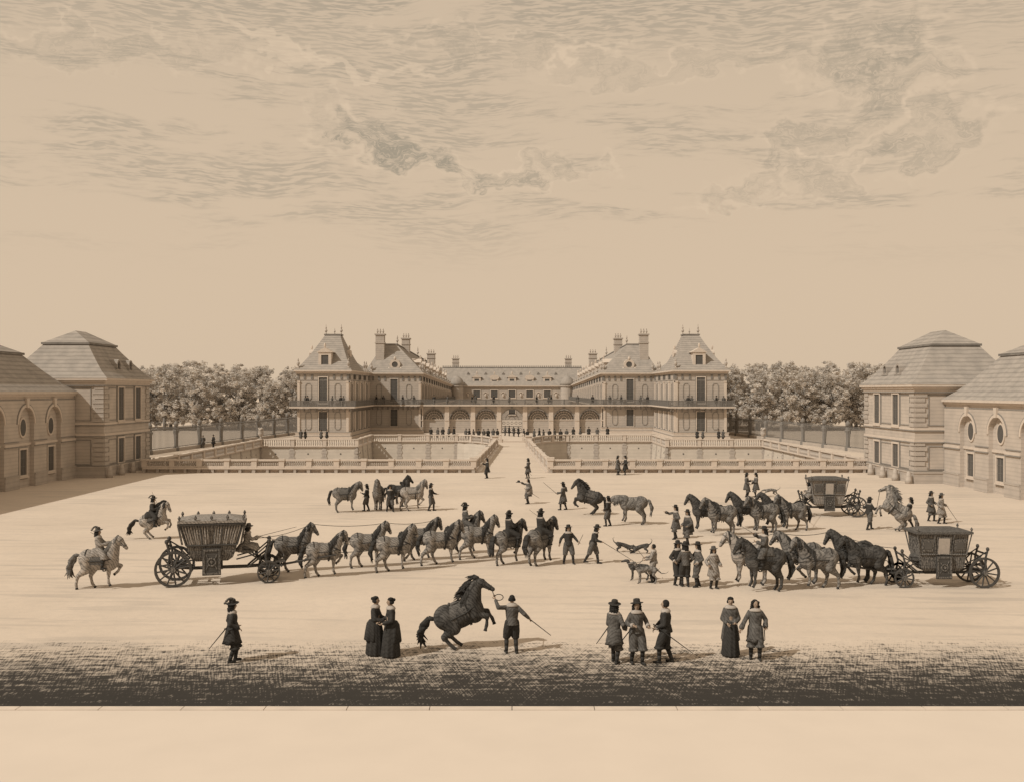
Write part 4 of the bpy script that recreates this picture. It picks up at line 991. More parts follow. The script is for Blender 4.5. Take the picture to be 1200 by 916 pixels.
def horse(label, px, py, head=0, pose='stand', coat=h_pale, mane=None, neck=62, poll=40, nose=-62, pitch=0, turn=0, sc=.93, cloth=None, tack=True, loc=None, group=None, flip=False, tail=0.0, collar=False, fat=1.04, nl=1.0):
    if loc is None: X,Y = spot(px,py); loc = (X,Y,0)
    mane = mane or (mane_l if coat is h_pale else mane_m)
    jr = random.Random(label); head += jr.uniform(-4,4); sc *= jr.uniform(.97,1.03); neck += jr.uniform(-4,4); nose += jr.uniform(-6,6); turn += jr.uniform(-10,10)
    o = empty('horse', loc, R(head), label=label, cat='horse', group=group, sc=sc)
    HIP = Vector((-.58,0,1.28)); Rp = Matrix.Rotation(R(-pitch),4,'Y')
    T = lambda p: HIP+(Rp@(Vector(p)-HIP))
    Rp3 = Rp.to_3x3(); bd = MB(); hooves = []
    def seg(p, l, deg): return p+Vector((math.sin(R(deg)),0,-math.cos(R(deg))))*l
    H = HS[pose]
    for k,sg in ((0,1),(1,-1)):
        kk = k if not flip else 1-k
        hp = T((-.56,sg*.15,1.24)); a = H[kk]
        st = seg(hp,.42,a[0]); hk = seg(st,.46,a[1]); ft = seg(hk,.35,a[2]); cf = seg(ft,.13,a[3])
        st.y += sg*.03; hk.y = ft.y = cf.y = sg*.15
        bd.chain([(hp,.26*fat),(st,.20*fat),(st.lerp(hk,.55),.130*fat),(hk,.082*fat),(hk.lerp(ft,.5),.057*fat),(ft,.066),(cf,.060)],12)
        bd.cap(hk+Vector((-.03,0,.03)),.058,hk+Vector((0,0,-.1)),.05); hooves.append((ft,cf))
        el = T((.40,sg*.17,.99)); b = H[2+kk]
        kn = seg(el,.41,b[0]); fl = seg(kn,.29,b[1]); cf2 = seg(fl,.12,b[2]); kn.y = fl.y = cf2.y = sg*.15
        bd.chain([(T((.46,sg*.14,1.20)),.20),(el,.160*fat),(el.lerp(kn,.5),.104*fat),(kn,.077*fat),(kn.lerp(fl,.5),.050),(fl,.063),(cf2,.058)],12); hooves.append((fl,cf2))
    bd.ell(T((-.50,0,1.25)),(.44,.335*fat,.38*fat),16,10,rot=Rp3); bd.ell(T((-.05,0,1.15)),(.62,.34*fat,.38*fat),16,10,rot=Rp3); bd.ell(T((.38,0,1.17)),(.38,.31*fat,.43*fat),16,10,rot=Rp3)
    bd.cap(T((-.45,0,1.36)),.22,T((.36,0,1.38)),.19)
    ty = math.sin(R(turn)); tx = math.cos(R(turn))
    def nd(deg, l, f=1.0): return Vector((math.cos(R(deg))*l*(1+(tx-1)*f), math.cos(R(deg))*l*ty*f, math.sin(R(deg))*l))
    n0 = T((.46,0,1.38)); n1 = n0+nd(neck,.40*nl,.5); n2 = n1+nd((neck+poll)/2+8,.24*nl,.8); n3 = n2+nd(poll,.14)
    bd.chain([(T((.40,0,1.22)),.31*fat),(n0,.29*fat),(n1,.225*fat),(n2,.17*fat),(n3,.128)],14)
    hd = nd(nose,1.0); h1 = n3+hd*.22; h2 = n3+hd*.44
    bd.chain([(n3,.130),(n3+hd*.12,.138),(h1,.110),(h2,.084),(n3+hd*.51,.076)],12)
    lat = Vector((-hd.y,hd.x,0)); lat = lat.normalized() if lat.length > .05 else Vector((0,1,0))
    up = hd.cross(lat).normalized(); 
    if up.z < 0 and abs(nose) < 80: up = -up
    for sg in (1,-1): e = n3+lat*sg*.055-hd*.03; bd.cap(e,.028,e-hd*.11+up*.05,.010,8)
    zmin = min((cf.z-.085) for ft,cf in hooves)
    bd.blob(.030,2)
    dz = Vector((0,0,-zmin)); S = lambda m: m.xform(lambda p: p+dz)
    S(bd).build('body', coat, o, smooth=True, local=True)
    for ft,cf in hooves:
        d = (cf-ft).normalized(); hv = MB(); d2 = (d+Vector((0,0,-.6 if cf.z-zmin < -9 else 0))).normalized(); hv.tube(cf+d2*.01,cf+d2*.085,.05,.066,10); S(hv).build('hoof', leather, o, local=True)
    # mane and forelock: hanging locks on both sides
    r_ = random.Random(int(px*13+py)); mn = MB(); cr = []
    for i in range(17):
        t = i/16
        if t < .55: p = n0.lerp(n1,t/.55); rr = .285+(.215-.285)*t/.55
        elif t < .85: p = n1.lerp(n2,(t-.55)/.3); rr = .215-.05*(t-.55)/.3
        else: p = n2.lerp(n3,(t-.85)/.15); rr = .14
        nn = Vector((-math.sin(R(neck))*tx,-math.sin(R(neck))*ty*.5,math.cos(R(neck)))) if t < .9 else Vector((-.3,0,.95))
        cr.append(p+nn*rr*.92)
        for sg in (1,-1):
            for q in range(2):
                a = cr[-1]; l = r_.uniform(.30,.52); 
                b = a+Vector((r_.uniform(-.10,.0),sg*rr*.95,-l*.35)); c = b+Vector((r_.uniform(-.12,.05),sg*r_.uniform(.0,.05),-l*.55)); e = c+Vector((r_.uniform(-.10,.04),0,-l*.25))
                mn.path([a,b,c,e],[.050,.050,.036,.008],6)
    if pose in ('rear','levade') or pitch > 20:
        for i in list(range(15))*2:
            a = cr[i+2]; zz_ = r_.uniform(-.16,.06); mn.path([a,a+Vector((-.13,r_.uniform(-.1,.1),.06+zz_*.3)),a+Vector((-.26,r_.uniform(-.15,.15),.02+zz_)),a+Vector((-.36-r_.uniform(0,.08),r_.uniform(-.15,.15),-.06+zz_*1.6))],[.06,.05,.032,.005],5)
    for q in range(5): a = n3+Vector((-.02,0,.09)); mn.path([a,a+hd*.12+Vector((.05,r_.uniform(-.05,.05),.03)),a+hd*.24+Vector((.05,r_.uniform(-.06,.06),0))],[.03,.025,.006],5)
    S(mn).build('mane', mane, o, smooth=True, local=True)
    nt_ = 13+int(tail*14); tl = MB(); d0 = T((-.92,0,1.38))
    for i in range(nt_):
        oy = r_.uniform(-.09,.09); k = r_.uniform(.80,1.1)*(1-.15*max(tail,0)); wv_ = r_.uniform(-.16,.16)*(1 if tail > .2 else .25)
        tl.path([d0+Vector((.05,oy*.3,0)),d0+Vector((-.09-tail*.15,oy*.6,.0+tail*.06)),d0+Vector((-.16-tail*.3+wv_*.7,oy,-.22)),d0+Vector((-.19-tail*.4-r_.uniform(0,.12)-wv_*.4,oy*1.6,-.55*k)),d0+Vector((-.10-tail*.45-r_.uniform(0,.14)+wv_*1.1,oy*1.7,-.92*k))],[.055,.080,.080,.060,.010],6)
    S(tl).build('tail', mane, o, smooth=True, local=True)
    ey = MB()
    for sg in (1,-1): ey.ell(n3+hd*.13+lat*sg*.112+up*.03,(.022,.02,.02),7,5); ey.ell(n3+hd*.50+lat*sg*.04,(.014,)*3,6,4)
    S(ey).build('eyes', irond, o, local=True)
    def ring(m, x, zc, ry, rz, w, th=.02, a0=0, a1=360):
        n = 22
        for i in range(n):
            a = R(a0+(a1-a0)*i/n); b = R(a0+(a1-a0)*(i+1)/n); q = []
            for xx in (x-w,x+w):
                for rr in (0,th):
                    for t in (a,b): q.append(T((xx,(ry+rr)*math.sin(t),zc+(rz+rr)*math.cos(t))))
            m.hexa([q[0],q[1],q[3],q[2],q[4],q[5],q[7],q[6]])
    if tack:
        tk = MB(); ring(tk,.16,1.14,.352,.425,.03); 
        ring(tk,-.55,1.25,.350,.385,.022,a0=-110,a1=110)
        c = n3+hd*.40
        for f,rr in ((.40,.092),(.10,.136)):
            cc = n3+hd*f; q = hd.to_track_quat('Z','Y'); 
            tk.path([cc+q@Vector((rr*math.cos(2*math.pi*i/10),rr*math.sin(2*math.pi*i/10),0)) for i in range(11)],.012,4)
        for sg in (1,-1): tk.tube(n3+hd*.08+lat*sg*.128,n3+hd*.40+lat*sg*.09,.011,n=4)
        for sg in (1,-1): tk.path([T((.52,sg*.32,1.28)),T((.2,sg*.375,1.20)),T((-.3,sg*.38,1.18)),T((-.75,sg*.31,1.20))],.018,5)
        if collar:
            q = (n1-n0).to_track_quat('Z','Y'); cc = n0+Vector((0,0,-.06)); tk.path([cc+q@Vector((.29*math.cos(2*math.pi*i/16)*1.0,.275*math.sin(2*math.pi*i/16),0)) for i in range(17)],.04,6)
            for sg in (1,-1):
                tk.path([n3+hd*.40+lat*sg*.07, n1+Vector((0,sg*.17,-.05)), T((.1,sg*.2,1.52))],.010,4)
        S(tk).build('harness' if collar else 'bridle', leather, o, local=True)
    if cloth:
        c = MB()
        n = 14; xs = [-.30,-.15,0,.15,.26]
        for i in range(n):
            a = R(-108+216*i/n); b = R(-108+216*(i+1)/n)
            q = []
            for xx in (-.34,.24):
                for rr in (.0,.014):
                    for t in (a,b): q.append(T((xx,(.352+rr)*math.sin(t),1.16+(.420+rr)*math.cos(t)+.01*(xx<0))))
            c.hexa([q[0],q[1],q[3],q[2],q[4],q[5],q[7],q[6]])
        c.cap(T((.20,0,1.58)),.06,T((.24,0,1.66)),.045); c.ell(T((-.05,0,1.585)),(.24,.17,.05),rot=Rp3); c.cap(T((-.26,-.10,1.61)),.045,T((-.26,.10,1.61)),.045)
        S(c).build('saddle_cloth', cloth, o, smooth=False, local=True)
    loc_m = Matrix.LocRotScale(o.location, o.rotation_euler, o.scale)
    horse.last = dict(o=o, seat=loc_m@(T((-.04,0,1.60))+dz), mouth=loc_m@(n3+hd*.46+dz), poll=loc_m@(n3+dz), chest=loc_m@(T((.50,0,1.20))+dz), rump=loc_m@(T((-.85,0,1.20))+dz), back=loc_m@(T((-.1,0,1.58))+dz), pitch=pitch, head=head, sc=sc)
    return o
def rider(label, hp=None, top=cl_m, hat=True, hands=None, lean=0, whip=None, **kw):
    hp = hp or horse.last; s = hp['seat']
    hands = hands or ((.36,.08,1.18),(.34,-.10,1.16))
    loc = (s.x, s.y, s.z-.92+.02)
    po = person(label, int(s.x*10)+50, int(s.z*30), head=hp['head'], top=top, hat=hat, hands=hands, feet=((.20,.36,.20),(.20,-.36,.20)), seat=1, lean=lean, loc=loc, sc=1.0, **kw)
    w = person.last
    if hp: line('reins','reins held by the '+label.split(',')[0], 'reins', [hp['mouth'], w['hands'][0]], .010)
    if whip: stick(whip[0], w['hands'][whip[1]], w['hands'][whip[1]]+Vector(whip[2]), .010, name='riding_whip', cat='whip')
    return po

# ------------------------------------------------------------ dogs
def dog(label, px, py, head=180, pose='stand', coat=None, sc=1.0, group=None):
    X,Y = spot(px,py); o = empty('dog', (X,Y,0), R(head), label=label, cat='dog', group=group, sc=sc); coat = coat or h_mid
    b = MB()
    if pose == 'stand':
        b.chain([((-.34,0,.52),.10),((-.1,0,.55),.095),((.22,0,.50),.135),((.30,0,.56),.10)]); b.chain([((.30,0,.58),.085),((.42,0,.74),.06)]); b.chain([((.42,0,.76),.065),((.50,0,.77),.055),((.66,0,.73),.03)])
        for sg in (1,-1):
            b.chain([((-.34,sg*.07,.50),.085),((-.26,sg*.08,.34),.05),((-.40,sg*.08,.20),.028),((-.36,sg*.08,.03),.022),((-.31,sg*.08,.02),.024)],8)
            b.chain([((.24,sg*.07,.48),.065),((.22+.03*sg,sg*.08,.26),.032),((.24+.04*sg,sg*.08,.03),.022),((.28+.04*sg,sg*.08,.02),.024)],8); b.cap((.41,sg*.05,.80),.02,(.37,sg*.075,.74),.012,6)
        b.chain([((-.42,0,.52),.035),((-.58,0,.38),.022),((-.74,0,.38),.016),((-.86,0,.46),.010)],8)
    elif pose == 'run':
        b.chain([((-.34,0,.46),.10),((-.05,0,.52),.10),((.25,0,.46),.12)]); b.chain([((.28,0,.48),.08),((.45,0,.50),.06),((.52,0,.48),.055),((.66,0,.42),.03)])
        for sg in (1,-1):
            b.chain([((-.34,sg*.07,.44),.08),((-.30-.1*sg,sg*.08,.28),.045),((-.50-.1*sg,sg*.08,.16),.026),((-.60-.1*sg,sg*.08,.03),.022)],8)
            b.chain([((.26,sg*.07,.42),.06),((.44+.05*sg,sg*.08,.26),.03),((.58+.05*sg,sg*.08,.05),.022)],8); b.cap((.47,sg*.05,.53),.02,(.42,sg*.08,.5),.012,6)
        b.chain([((-.42,0,.48),.035),((-.58,0,.56),.024),((-.68,0,.68),.016),((-.64,0,.78),.010)],8)
    else: # crouching, front low
        b.chain([((-.34,0,.40),.10),((-.05,0,.34),.10),((.22,0,.22),.12)]); b.chain([((.26,0,.24),.08),((.40,0,.28),.06),((.46,0,.27),.055),((.60,0,.20),.03)])
        for sg in (1,-1):
            b.chain([((-.34,sg*.08,.38),.085),((-.22,sg*.10,.24),.05),((-.38,sg*.10,.14),.028),((-.32,sg*.10,.03),.022)],8)
            b.chain([((.22,sg*.09,.2),.055),((.26,sg*.11,.07),.03),((.48,sg*.11,.03),.022)],8); b.cap((.41,sg*.05,.32),.02,(.36,sg*.08,.28),.012,6)
        b.chain([((-.42,0,.42),.035),((-.54,0,.52),.024),((-.58,0,.66),.016),((-.48,0,.74),.010)],8)
    b.blob(.018,2).build('body', coat, o, smooth=True, local=True)
    if pose == 'stand': MB().path([(.345+.055*math.cos(2*math.pi*i/10),.085*math.sin(2*math.pi*i/10),.64-.03*math.cos(2*math.pi*i/10)) for i in range(11)],.012,5).build('collar', leather, o, local=True)
    dog.last = Matrix.LocRotScale(o.location,o.rotation_euler,o.scale)@Vector((.34,0,.68))
    return o

# ------------------------------------------------------------ carriages
def carriage(label, x, y, head, sc=1.0, kind='open', body_m=wood, seat=True, bx=0.0, sx=1.85):
    o = empty('carriage', (x,y,0), R(head), label=label, cat='carriage', sc=sc)
    def wheel(cx, cy, r, nsp):
        F = Fr((cx,cy,r),(1,0,0),(0,1,0)); w = MB()
        w.archring(F,0,0,r*.86,r,-.045,.045,0,360,28); wo = w.build('wheel', wood, o, local=True)
        hb = MB(); hb.tube((cx,cy-.16,r),(cx,cy+.16,r),.11,.11,12); hb.build('hub', wood_o, wo, local=True)
        sp = MB()
        for i in range(nsp): a = 2*math.pi*(i+.3)/nsp; sp.tube((cx+.08*math.cos(a),cy,r+.08*math.sin(a)),(cx+r*.88*math.cos(a),cy,r+r*.88*math.sin(a)),.042,.032,6)
        sp.build('spokes', wood, wo, local=True)
    for sg in (1,-1): wheel(-1.85,sg*.78,.72,12); wheel(1.85,sg*.70,.46,10)
    fr = MB()
    fr.tube((-1.85,-.8,.72),(-1.85,.8,.72),.06); fr.tube((1.85,-.72,.46),(1.85,.72,.46),.06)
    fr.path([(-1.85,0,.72),(-1.2,0,.62),(1.0,0,.62),(1.85,0,.66)],.07,8)
    for sg in (1,-1):
        fr.path([(-2.05,sg*.5,.8),(-2.0,sg*.52,1.3),(-2.12,sg*.52,1.72)],[.06,.05,.045],8); fr.ell((-2.12,sg*.52,1.78),(.085,.085,.10),8,6)
        fr.path([(-1.85,sg*.45,.75),(-1.1,sg*.42,.66)],.045,6); fr.path([(-1.85,sg*.5,1.5),(-1.3,sg*.5,.95),(-1.85,sg*.5,.8)],.035,6)
        fr.path([(1.85,sg*.42,.5),(1.72,sg*.45,1.1),(1.86,sg*.45,1.62)],[.06,.05,.045],8); fr.ell((1.86,sg*.45,1.68),(.085,.085,.10),8,6)
        fr.path([(1.0,sg*.35,.62),(1.35,sg*.4,.9),(1.75,sg*.42,1.2)],.04,6)
    fr.path([(-2.08,-.52,1.55),(-2.08,.52,1.55)],.045,6); fr.path([(1.82,-.45,1.5),(1.82,.45,1.5)],.045,6); fr.path([(-2.0,-.5,.95),(-2.0,.5,.95)],.05,6)
    fr.archring(Fr((1.85,0,.66),(1,0,0),(0,0,1)),0,0,.34,.42,-.02,.02,0,360,16)
    fr.box(1.5,2.3,-.5,.5,.62,.69)
    fr.build('undercarriage', wood, o, local=True)
    for sg in (1,-1):
        MB().path([(-2.10,sg*.52,1.68),(-1.5,sg*.5,1.30),(-.9+bx,sg*.5,1.02)],.03,5).build('suspension_strap', leather, o, local=True)
        MB().path([(1.84,sg*.45,1.58),(1.4,sg*.5,1.2),(.95+bx,sg*.5,1.0)],.03,5).build('suspension_strap', leather, o, local=True)
    pl = MB(); pl.tube((2.1,0,.6),(4.6,0,.95),.05,.035,8); pl.tube((2.35,-.6,.66),(2.35,.6,.66),.035,n=6); pl.build('pole', wood, o, local=True)
    # body: lofted, flaring upwards, belly rounded underneath
    prof = [(-.62,.62,.95,.46),(-.82,.82,1.10,.56),(-.92,.92,1.35,.62),(-.98,.98,1.62,.64),(-1.20,1.20,2.44,.76),(-1.24,1.24,2.52,.79)]
    if kind != 'open': prof = [(-.80,.80,.74,.48),(-.98,.98,.90,.57),(-1.04,1.04,1.20,.60),(-1.08,1.08,1.55,.62),(-1.16,1.16,2.46,.70),(-1.26,1.26,2.52,.76)]
    b = MB(); vs = []
    for a,c,z,w in prof: vs += [(a,-w,z),(c,-w,z),(c,w,z),(a,w,z)]
    n = len(prof); b.add(vs,[(3,2,1,0),(4*n-4,4*n-3,4*n-2,4*n-1)]+[(i*4+j,i*4+(j+1)%4,(i+1)*4+(j+1)%4,(i+1)*4+j) for i in range(n-1) for j in range(4)])
    b.build('body', body_m, o, local=True)
    zt = prof[-1][2]; at = prof[-1][1]; wt = prof[-1][3]; z1 = prof[3][2]; a1 = prof[3][1]; w1 = prof[3][3]
    rf = MB(); rf.box(-at-.07,at+.07,-wt-.07,wt+.07,zt+.003,zt+.10); 
    rf.add([(-at,-wt,zt+.1),(at,-wt,zt+.1),(at,wt,zt+.1),(-at,wt,zt+.1),(-at*.55,-wt*.4,zt+.24),(at*.55,-wt*.4,zt+.24),(at*.55,wt*.4,zt+.24),(-at*.55,wt*.4,zt+.24)],[(3,2,1,0),(4,5,6,7)]+[(j,(j+1)%4,(j+1)%4+4,j+4) for j in range(4)])
    ro = rf.build('roof', cl_m if kind != 'open' else cl_l, o, local=True)
    fn = MB()
    for sx in (-1,-.5,.0,.5,1) if kind == 'open' else (-1,1):
        for sy in (1,-1): fn.lathe((sx*at,sy*wt,zt+.10),[(.05,0),(.03,.04),(.065,.12),(.03,.19),(.01,.22)],8)
    fn.build('finial', wood_o, ro, local=True)
    sl = lambda z: (w1+(wt-w1)*(z-z1)/(zt-z1)); ax = lambda z: a1+(at-a1)*(z-z1)/(zt-z1)
    for sg in (1,-1):
        def q(x,z,d): return (x, sg*(sl(z)+d), z)
        def plate(m, x0,x1,z0,z1_,d0,d1,sk=0.0):
            m.hexa([q(x0-sk,z0,d1),q(x1-sk,z0,d1),q(x1-sk,z0,d0),q(x0-sk,z0,d0),q(x0,z1_,d1),q(x1,z1_,d1),q(x1,z1_,d0),q(x0,z1_,d0)])
        if kind == 'open':
            cu = MB()
            for i in range(22):
                t = (i+.5)/22; x = -1+2*t
                if abs(x) < .10: continue
                cu.tube(q(x*ax(z1)*.96,z1+.05,.01), q(x*ax(zt)*.96,zt-.08,.01), .036+.01*((i*7)%3), .03, 6)
            cu.build('curtain', pale_w, o, local=True)
            po = MB()
            for x in (-1,-.36,.36,1): po.tube(q(x*ax(z1),z1,.02), q(x*ax(zt),zt,.02), .04, .035, 6)
            po.tube(q(-ax(z1),z1,.03),q(ax(z1),z1,.03),.045,n=6); po.tube(q(-ax(zt),zt-.05,.03),q(ax(zt),zt-.05,.03),.04,n=6)
            for i in range(24):
                x = -1+2*i/23; po.tube(q(x*ax(zt),zt-.05,.06), q(x*ax(zt),zt-.17,.05), .022, .010, 5)
            po.build('body_moulding', wood, o, local=True)
        else:
            for cx in (-.74,.74):
                wf = MB(); plate(wf,cx-.26,cx+.26,1.70,2.26,.0,.035); wo = wf.build('window', wood_o, o, local=True)
                gp = MB(); plate(gp,cx-.17,cx+.17,1.80,2.14,.035,.05); gp.build('pane', glassd, wo, local=True)
            wf = MB(); plate(wf,-.34,.34,1.56,2.38,.0,.03); wo = wf.build('window', wood_o, o, local=True)
            gp = MB(); plate(gp,-.26,.26,1.58,2.32,.03,.045); gp.build('curtain', linen, wo, local=True)
            po = MB()
            for x in (-1,-.36,.36,1): po.tube(q(x*ax(z1),z1,.02), q(x*ax(zt),zt,.02), .032, .03, 6)
            po.tube(q(-ax(z1),z1,.03),q(ax(z1),z1,.03),.035,n=6)
            po.build('body_moulding', wood_o, o, local=True)
        dr = MB(); y0 = sg*.66; dr.box(-.36,.36,min(y0,y0+sg*.10),max(y0,y0+sg*.10),.42,1.50); do = dr.build('door', wood, o, local=True)
        pn = MB(); F = Fr((0,y0+sg*.10,0),(1,0,0),(0,sg,0)); pn.frame(F,-.34,.34,.46,1.46,.07,0,.03); pn.archring(F,0,.96,.12,.18,0,.035,0,360,14); pn.disc(F,0,.96,.07,.07,0,.04,10)
        for k in range(4): a = R(45+90*k); pn.tube(F.p(.18*math.cos(a),.96+.18*math.sin(a),.01),F.p(.3*math.cos(a),.96+.42*math.sin(a),.01),.02,n=5)
        pn.build('door_ornament', wood_o, do, local=True)
    ib = MB(); 
    for sg in (1,-1): ib.tube((-1.14,sg*.62,1.66),(-1.30,sg*.74,2.5),.04,n=6); ib.tube((1.14,sg*.62,1.66),(1.30,sg*.74,2.5),.04,n=6)
    if kind == 'open': ib.build('corner_post', wood_o, o, local=True)
    if seat:
        s_ = MB(); s_.box(sx-.24,sx+.24,-.38,.38,1.22,1.32); s_.lathe((sx,0,1.32),[(.3,0),(.34,.06),(.3,.14),(.1,.17)],14); s_.path([(sx,-.3,1.25),(1.86,-.3,.66)],.035,6); s_.path([(sx,.3,1.25),(1.86,.3,.66)],.035,6)
        s_.box(2.1,2.5,-.35,.35,.78,.83); s_.build('driver_seat', cl_m, o, local=True)
    for c in [c for c in bpy.data.objects if c.parent == o and c.name.split('.')[0] in ('body','roof','curtain','body_moulding','window','door','corner_post')]: c.location.x = bx
    M_ = Matrix.LocRotScale(o.location,o.rotation_euler,o.scale)
    carriage.last = dict(M=M_, seat=M_@Vector((sx,0,1.47)), tip=M_@Vector((4.6,0,.95)), bar=[M_@Vector((2.35,.6,.66)), M_@Vector((2.35,-.6,.66))], head=head)
    return o
# ------------------------------------------------------------ the figures in the court
W = None
def gentleman(*a, **k): return person(*a, **k)
# foreground row
person('gentleman in wide plumed hat and long coat standing alone in the left foreground', 272,775,head=20,style='coat',top=cl_d,plume=True,hands=((.14,.27,1.02),(.14,-.26,1.02)),feet=((.10,.12),(-.08,-.12)),voxel=.017)
sword('thin sword of the lone plumed gentleman in the left foreground', side=-1, swing=(-.15,.62,.42), P=dict(M=Matrix.LocRotScale(person.last['o'].location, Euler((0,0,R(-60))), Vector((1,1,1)))))
person('lady with covered hair and dark gown, left one of the pair of ladies', 440,767,head=-10,style='lady',top=cl_d,hat=False,hair='bun',hands=((.32,.10,1.05),(.30,-.14,1.05)),voxel=.017)
person('lady in bunched overskirt, right one of the pair of ladies', 458,769,head=200,style='lady',top=cl_d,legs=cl_d,hat=False,hair='bun',hands=((.26,.14,1.02),(.30,-.10,1.05)),voxel=.017)
horse('dark rearing horse with patterned blanket held by a groom in the foreground', 541,760,head=4,pose='rear',coat=h_dark,neck=76,poll=44,nose=-24,pitch=24,cloth=cl_m,sc=.90,tail=.45,fat=1.13,nl=.92)
HM = horse.last
person('groom seen from behind with one arm raised to the rearing dark horse', 600,765,head=100,style='groom',top=cl_m,legs=cl_d,hat=False,hair='short',hands=((.02,.50,1.62),(.04,-.52,1.02)),feet=((.06,.16),(-.03,-.13)),voxel=.017)
G = person.last
line('lead_rope','lead rope with a loop between the rearing dark horse and its groom','rope',[HM['mouth'],G['hands'][0]]+[G['hands'][0]+Vector((.13-.13*math.cos(R(30*i)),0,.09*math.sin(R(30*i)))) for i in range(13)],.013,m=leather)
stick('straight switch in the right hand of the groom with the rearing dark horse', G['hands'][1], G['hands'][1]+Vector((.62,-.1,-.46)), .015)
person('gentleman in brimmed hat and long coat, left one of three men in the foreground', 720,776,head=60,style='coat',top=cl_m,hands=((.26,.10,1.02),(.14,-.27,1.0)),feet=((.14,.10),(-.12,-.12)),voxel=.017)
sword('short sword behind the left one of three men in the foreground', side=1, swing=(-.28,.44,.55))
person('gentleman in brimmed hat and short coat, middle one of three men in the foreground', 746,777,head=-75,style='doublet',top=cl_m,legs=cl_m,hands=((.10,.30,1.05),(.22,-.20,1.12)),feet=((.10,.13),(-.08,-.12)),voxel=.017,head_yaw=-20,sc=1.03)
sword('long sword beside the middle one of three men in the foreground', side=-1, swing=(-.22,.60,.32))
person('bareheaded dark man, right one of three men in the foreground', 780,776,head=165,style='doublet',top=cl_d,legs=cl_d,hat=False,hair='short',hands=((.22,.12,.98),(.30,-.16,.92)),feet=((.16,.10),(-.16,-.12)),voxel=.017,sc=1.04)
sword('long sword sticking out to the right behind the bareheaded dark man', side=1, swing=(-.78,.30,.38))
person('lady in shawl and long dark gown facing the viewer in the right foreground', 856,768,head=-95,style='lady',top=cl_m,legs=cl_d,hat=False,hair='bun',hands=((.18,.12,1.02),(.18,-.12,1.0)),voxel=.017)
person('long-haired gentleman in long coat beside the lady in the right foreground', 885,772,head=-100,style='coat',top=cl_m,hat=False,hair='long',hands=((.10,.28,.98),(.24,-.42,.92)),feet=((.08,.12),(-.06,-.12)),voxel=.017,head_yaw=20)
sword('sword on the hip of the gentleman beside the shawled lady', side=1, swing=(-.35,.30,.50))

# left riders
horse('pale prancing horse with one foreleg raised nearest the left edge', 118,689,head=6,pose='prance',coat=h_pale,neck=78,poll=42,nose=-50,sc=.93,cloth=cl_m,tail=.3)
rider('rider on the pale prancing horse', top=cl_l, plume=True, lean=-6, whip=('short whip over the shoulder of the rider at the far left',1,(-.75,.0,.45)))
horse('leaping pale horse with both forelegs lifted behind the left carriage', 181,631,head=5,pose='levade',coat=h_pale,neck=80,poll=20,nose=-60,pitch=17,sc=.90,cloth=cl_m,mane=mane_m,tail=.8)
rider('rider in plumed hat on the leaping pale horse', top=cl_d, plume=True, lean=6, whip=('upright whip of the rider on the leaping horse',1,(-.38,.0,.85)))

# team 1: ornate carriage, heading right
c1a = spot(200,681); c1b = spot(301,678)
carriage('ornate open-sided dark carriage with curtains and roof finials on the left', -11.85, 41.9, 13, 1.0, 'open', wood_o, bx=-.38, sx=1.42)
C1 = carriage.last
s = C1['seat']; person('coachman in hat on the box of the left ornate carriage', 31,17,head=13,style='coat',top=cl_l,seat=1,loc=(s.x-.05,s.y,s.z-.90),hands=((.42,.12,1.16),(.45,-.14,1.25)),feet=((.42,.16,.38),(.42,-.16,.38)),lean=6)
CO = person.last
stick('long driving whip of the coachman on the left carriage', CO['hands'][1], CO['hands'][1]+Vector((1.5,.2,.36)), .012, name='driving_whip', cat='whip')
team1 = [(('far','first'),345,669,h_mid,'walk',74,46,-58),(('near','first'),381,675,h_pale,'prance',60,30,-76),
         (('far','second'),432,664,h_pale,'walk2',66,38,-66),(('near','second'),463,669,h_pale,'walk',62,36,-66),
         (('far','third'),493,656,h_mid,'walk2',60,32,-70),(('near','third'),517,661,h_pale,'trot',60,34,-68),
         (('far','leading'),546,648,h_mid,'walk2',74,36,-66),(('near','leading'),561,654,h_pale,'trot',68,36,-68)]
T1 = []
for (side_,pair),px,py,ct,ps,nk,pl_,ns in team1:
    horse('%s horse of the %s pair %s the left ornate carriage' % (side_, pair, 'pulling' if pair!='leading' else 'leading the team of'), px,py,head=14,pose=ps,coat=(h_grey if ct is h_pale else ct),neck=nk,poll=pl_,nose=ns,sc=.92,collar=True,cloth=None,flip=(side_=='far'),group='horses drawing the left carriage')
    T1.append(horse.last)
rider('postilion in feathered hat leading the left team', hp=T1[6], top=cl_m, plume=True)
line('reins','long reins from the coachman over the first pairs of the left team','reins',[CO['hands'][0],T1[0]['poll']+Vector((0,0,.05)),T1[2]['poll']+Vector((0,0,.03)),T1[4]['poll']],.012,sag=.12)
line('reins','near reins from the left coachman to the near horse of the first pair','reins',[CO['hands'][1],T1[1]['back'],T1[1]['mouth']],.012,sag=.10)
for k,nm in ((1,'near'),(0,'far')):
    pts = [C1['bar'][1 if k else 0]]
    for i in range(k,8,2): pts += [T1[i]['rump']+Vector((0,-.28 if k else .28,-.15)), T1[i]['chest']+Vector((0,-.28 if k else .28,-.05))]
    line('trace','%s side traces running along the left team to its carriage' % nm,'harness rope',pts,.014,sag=.02)
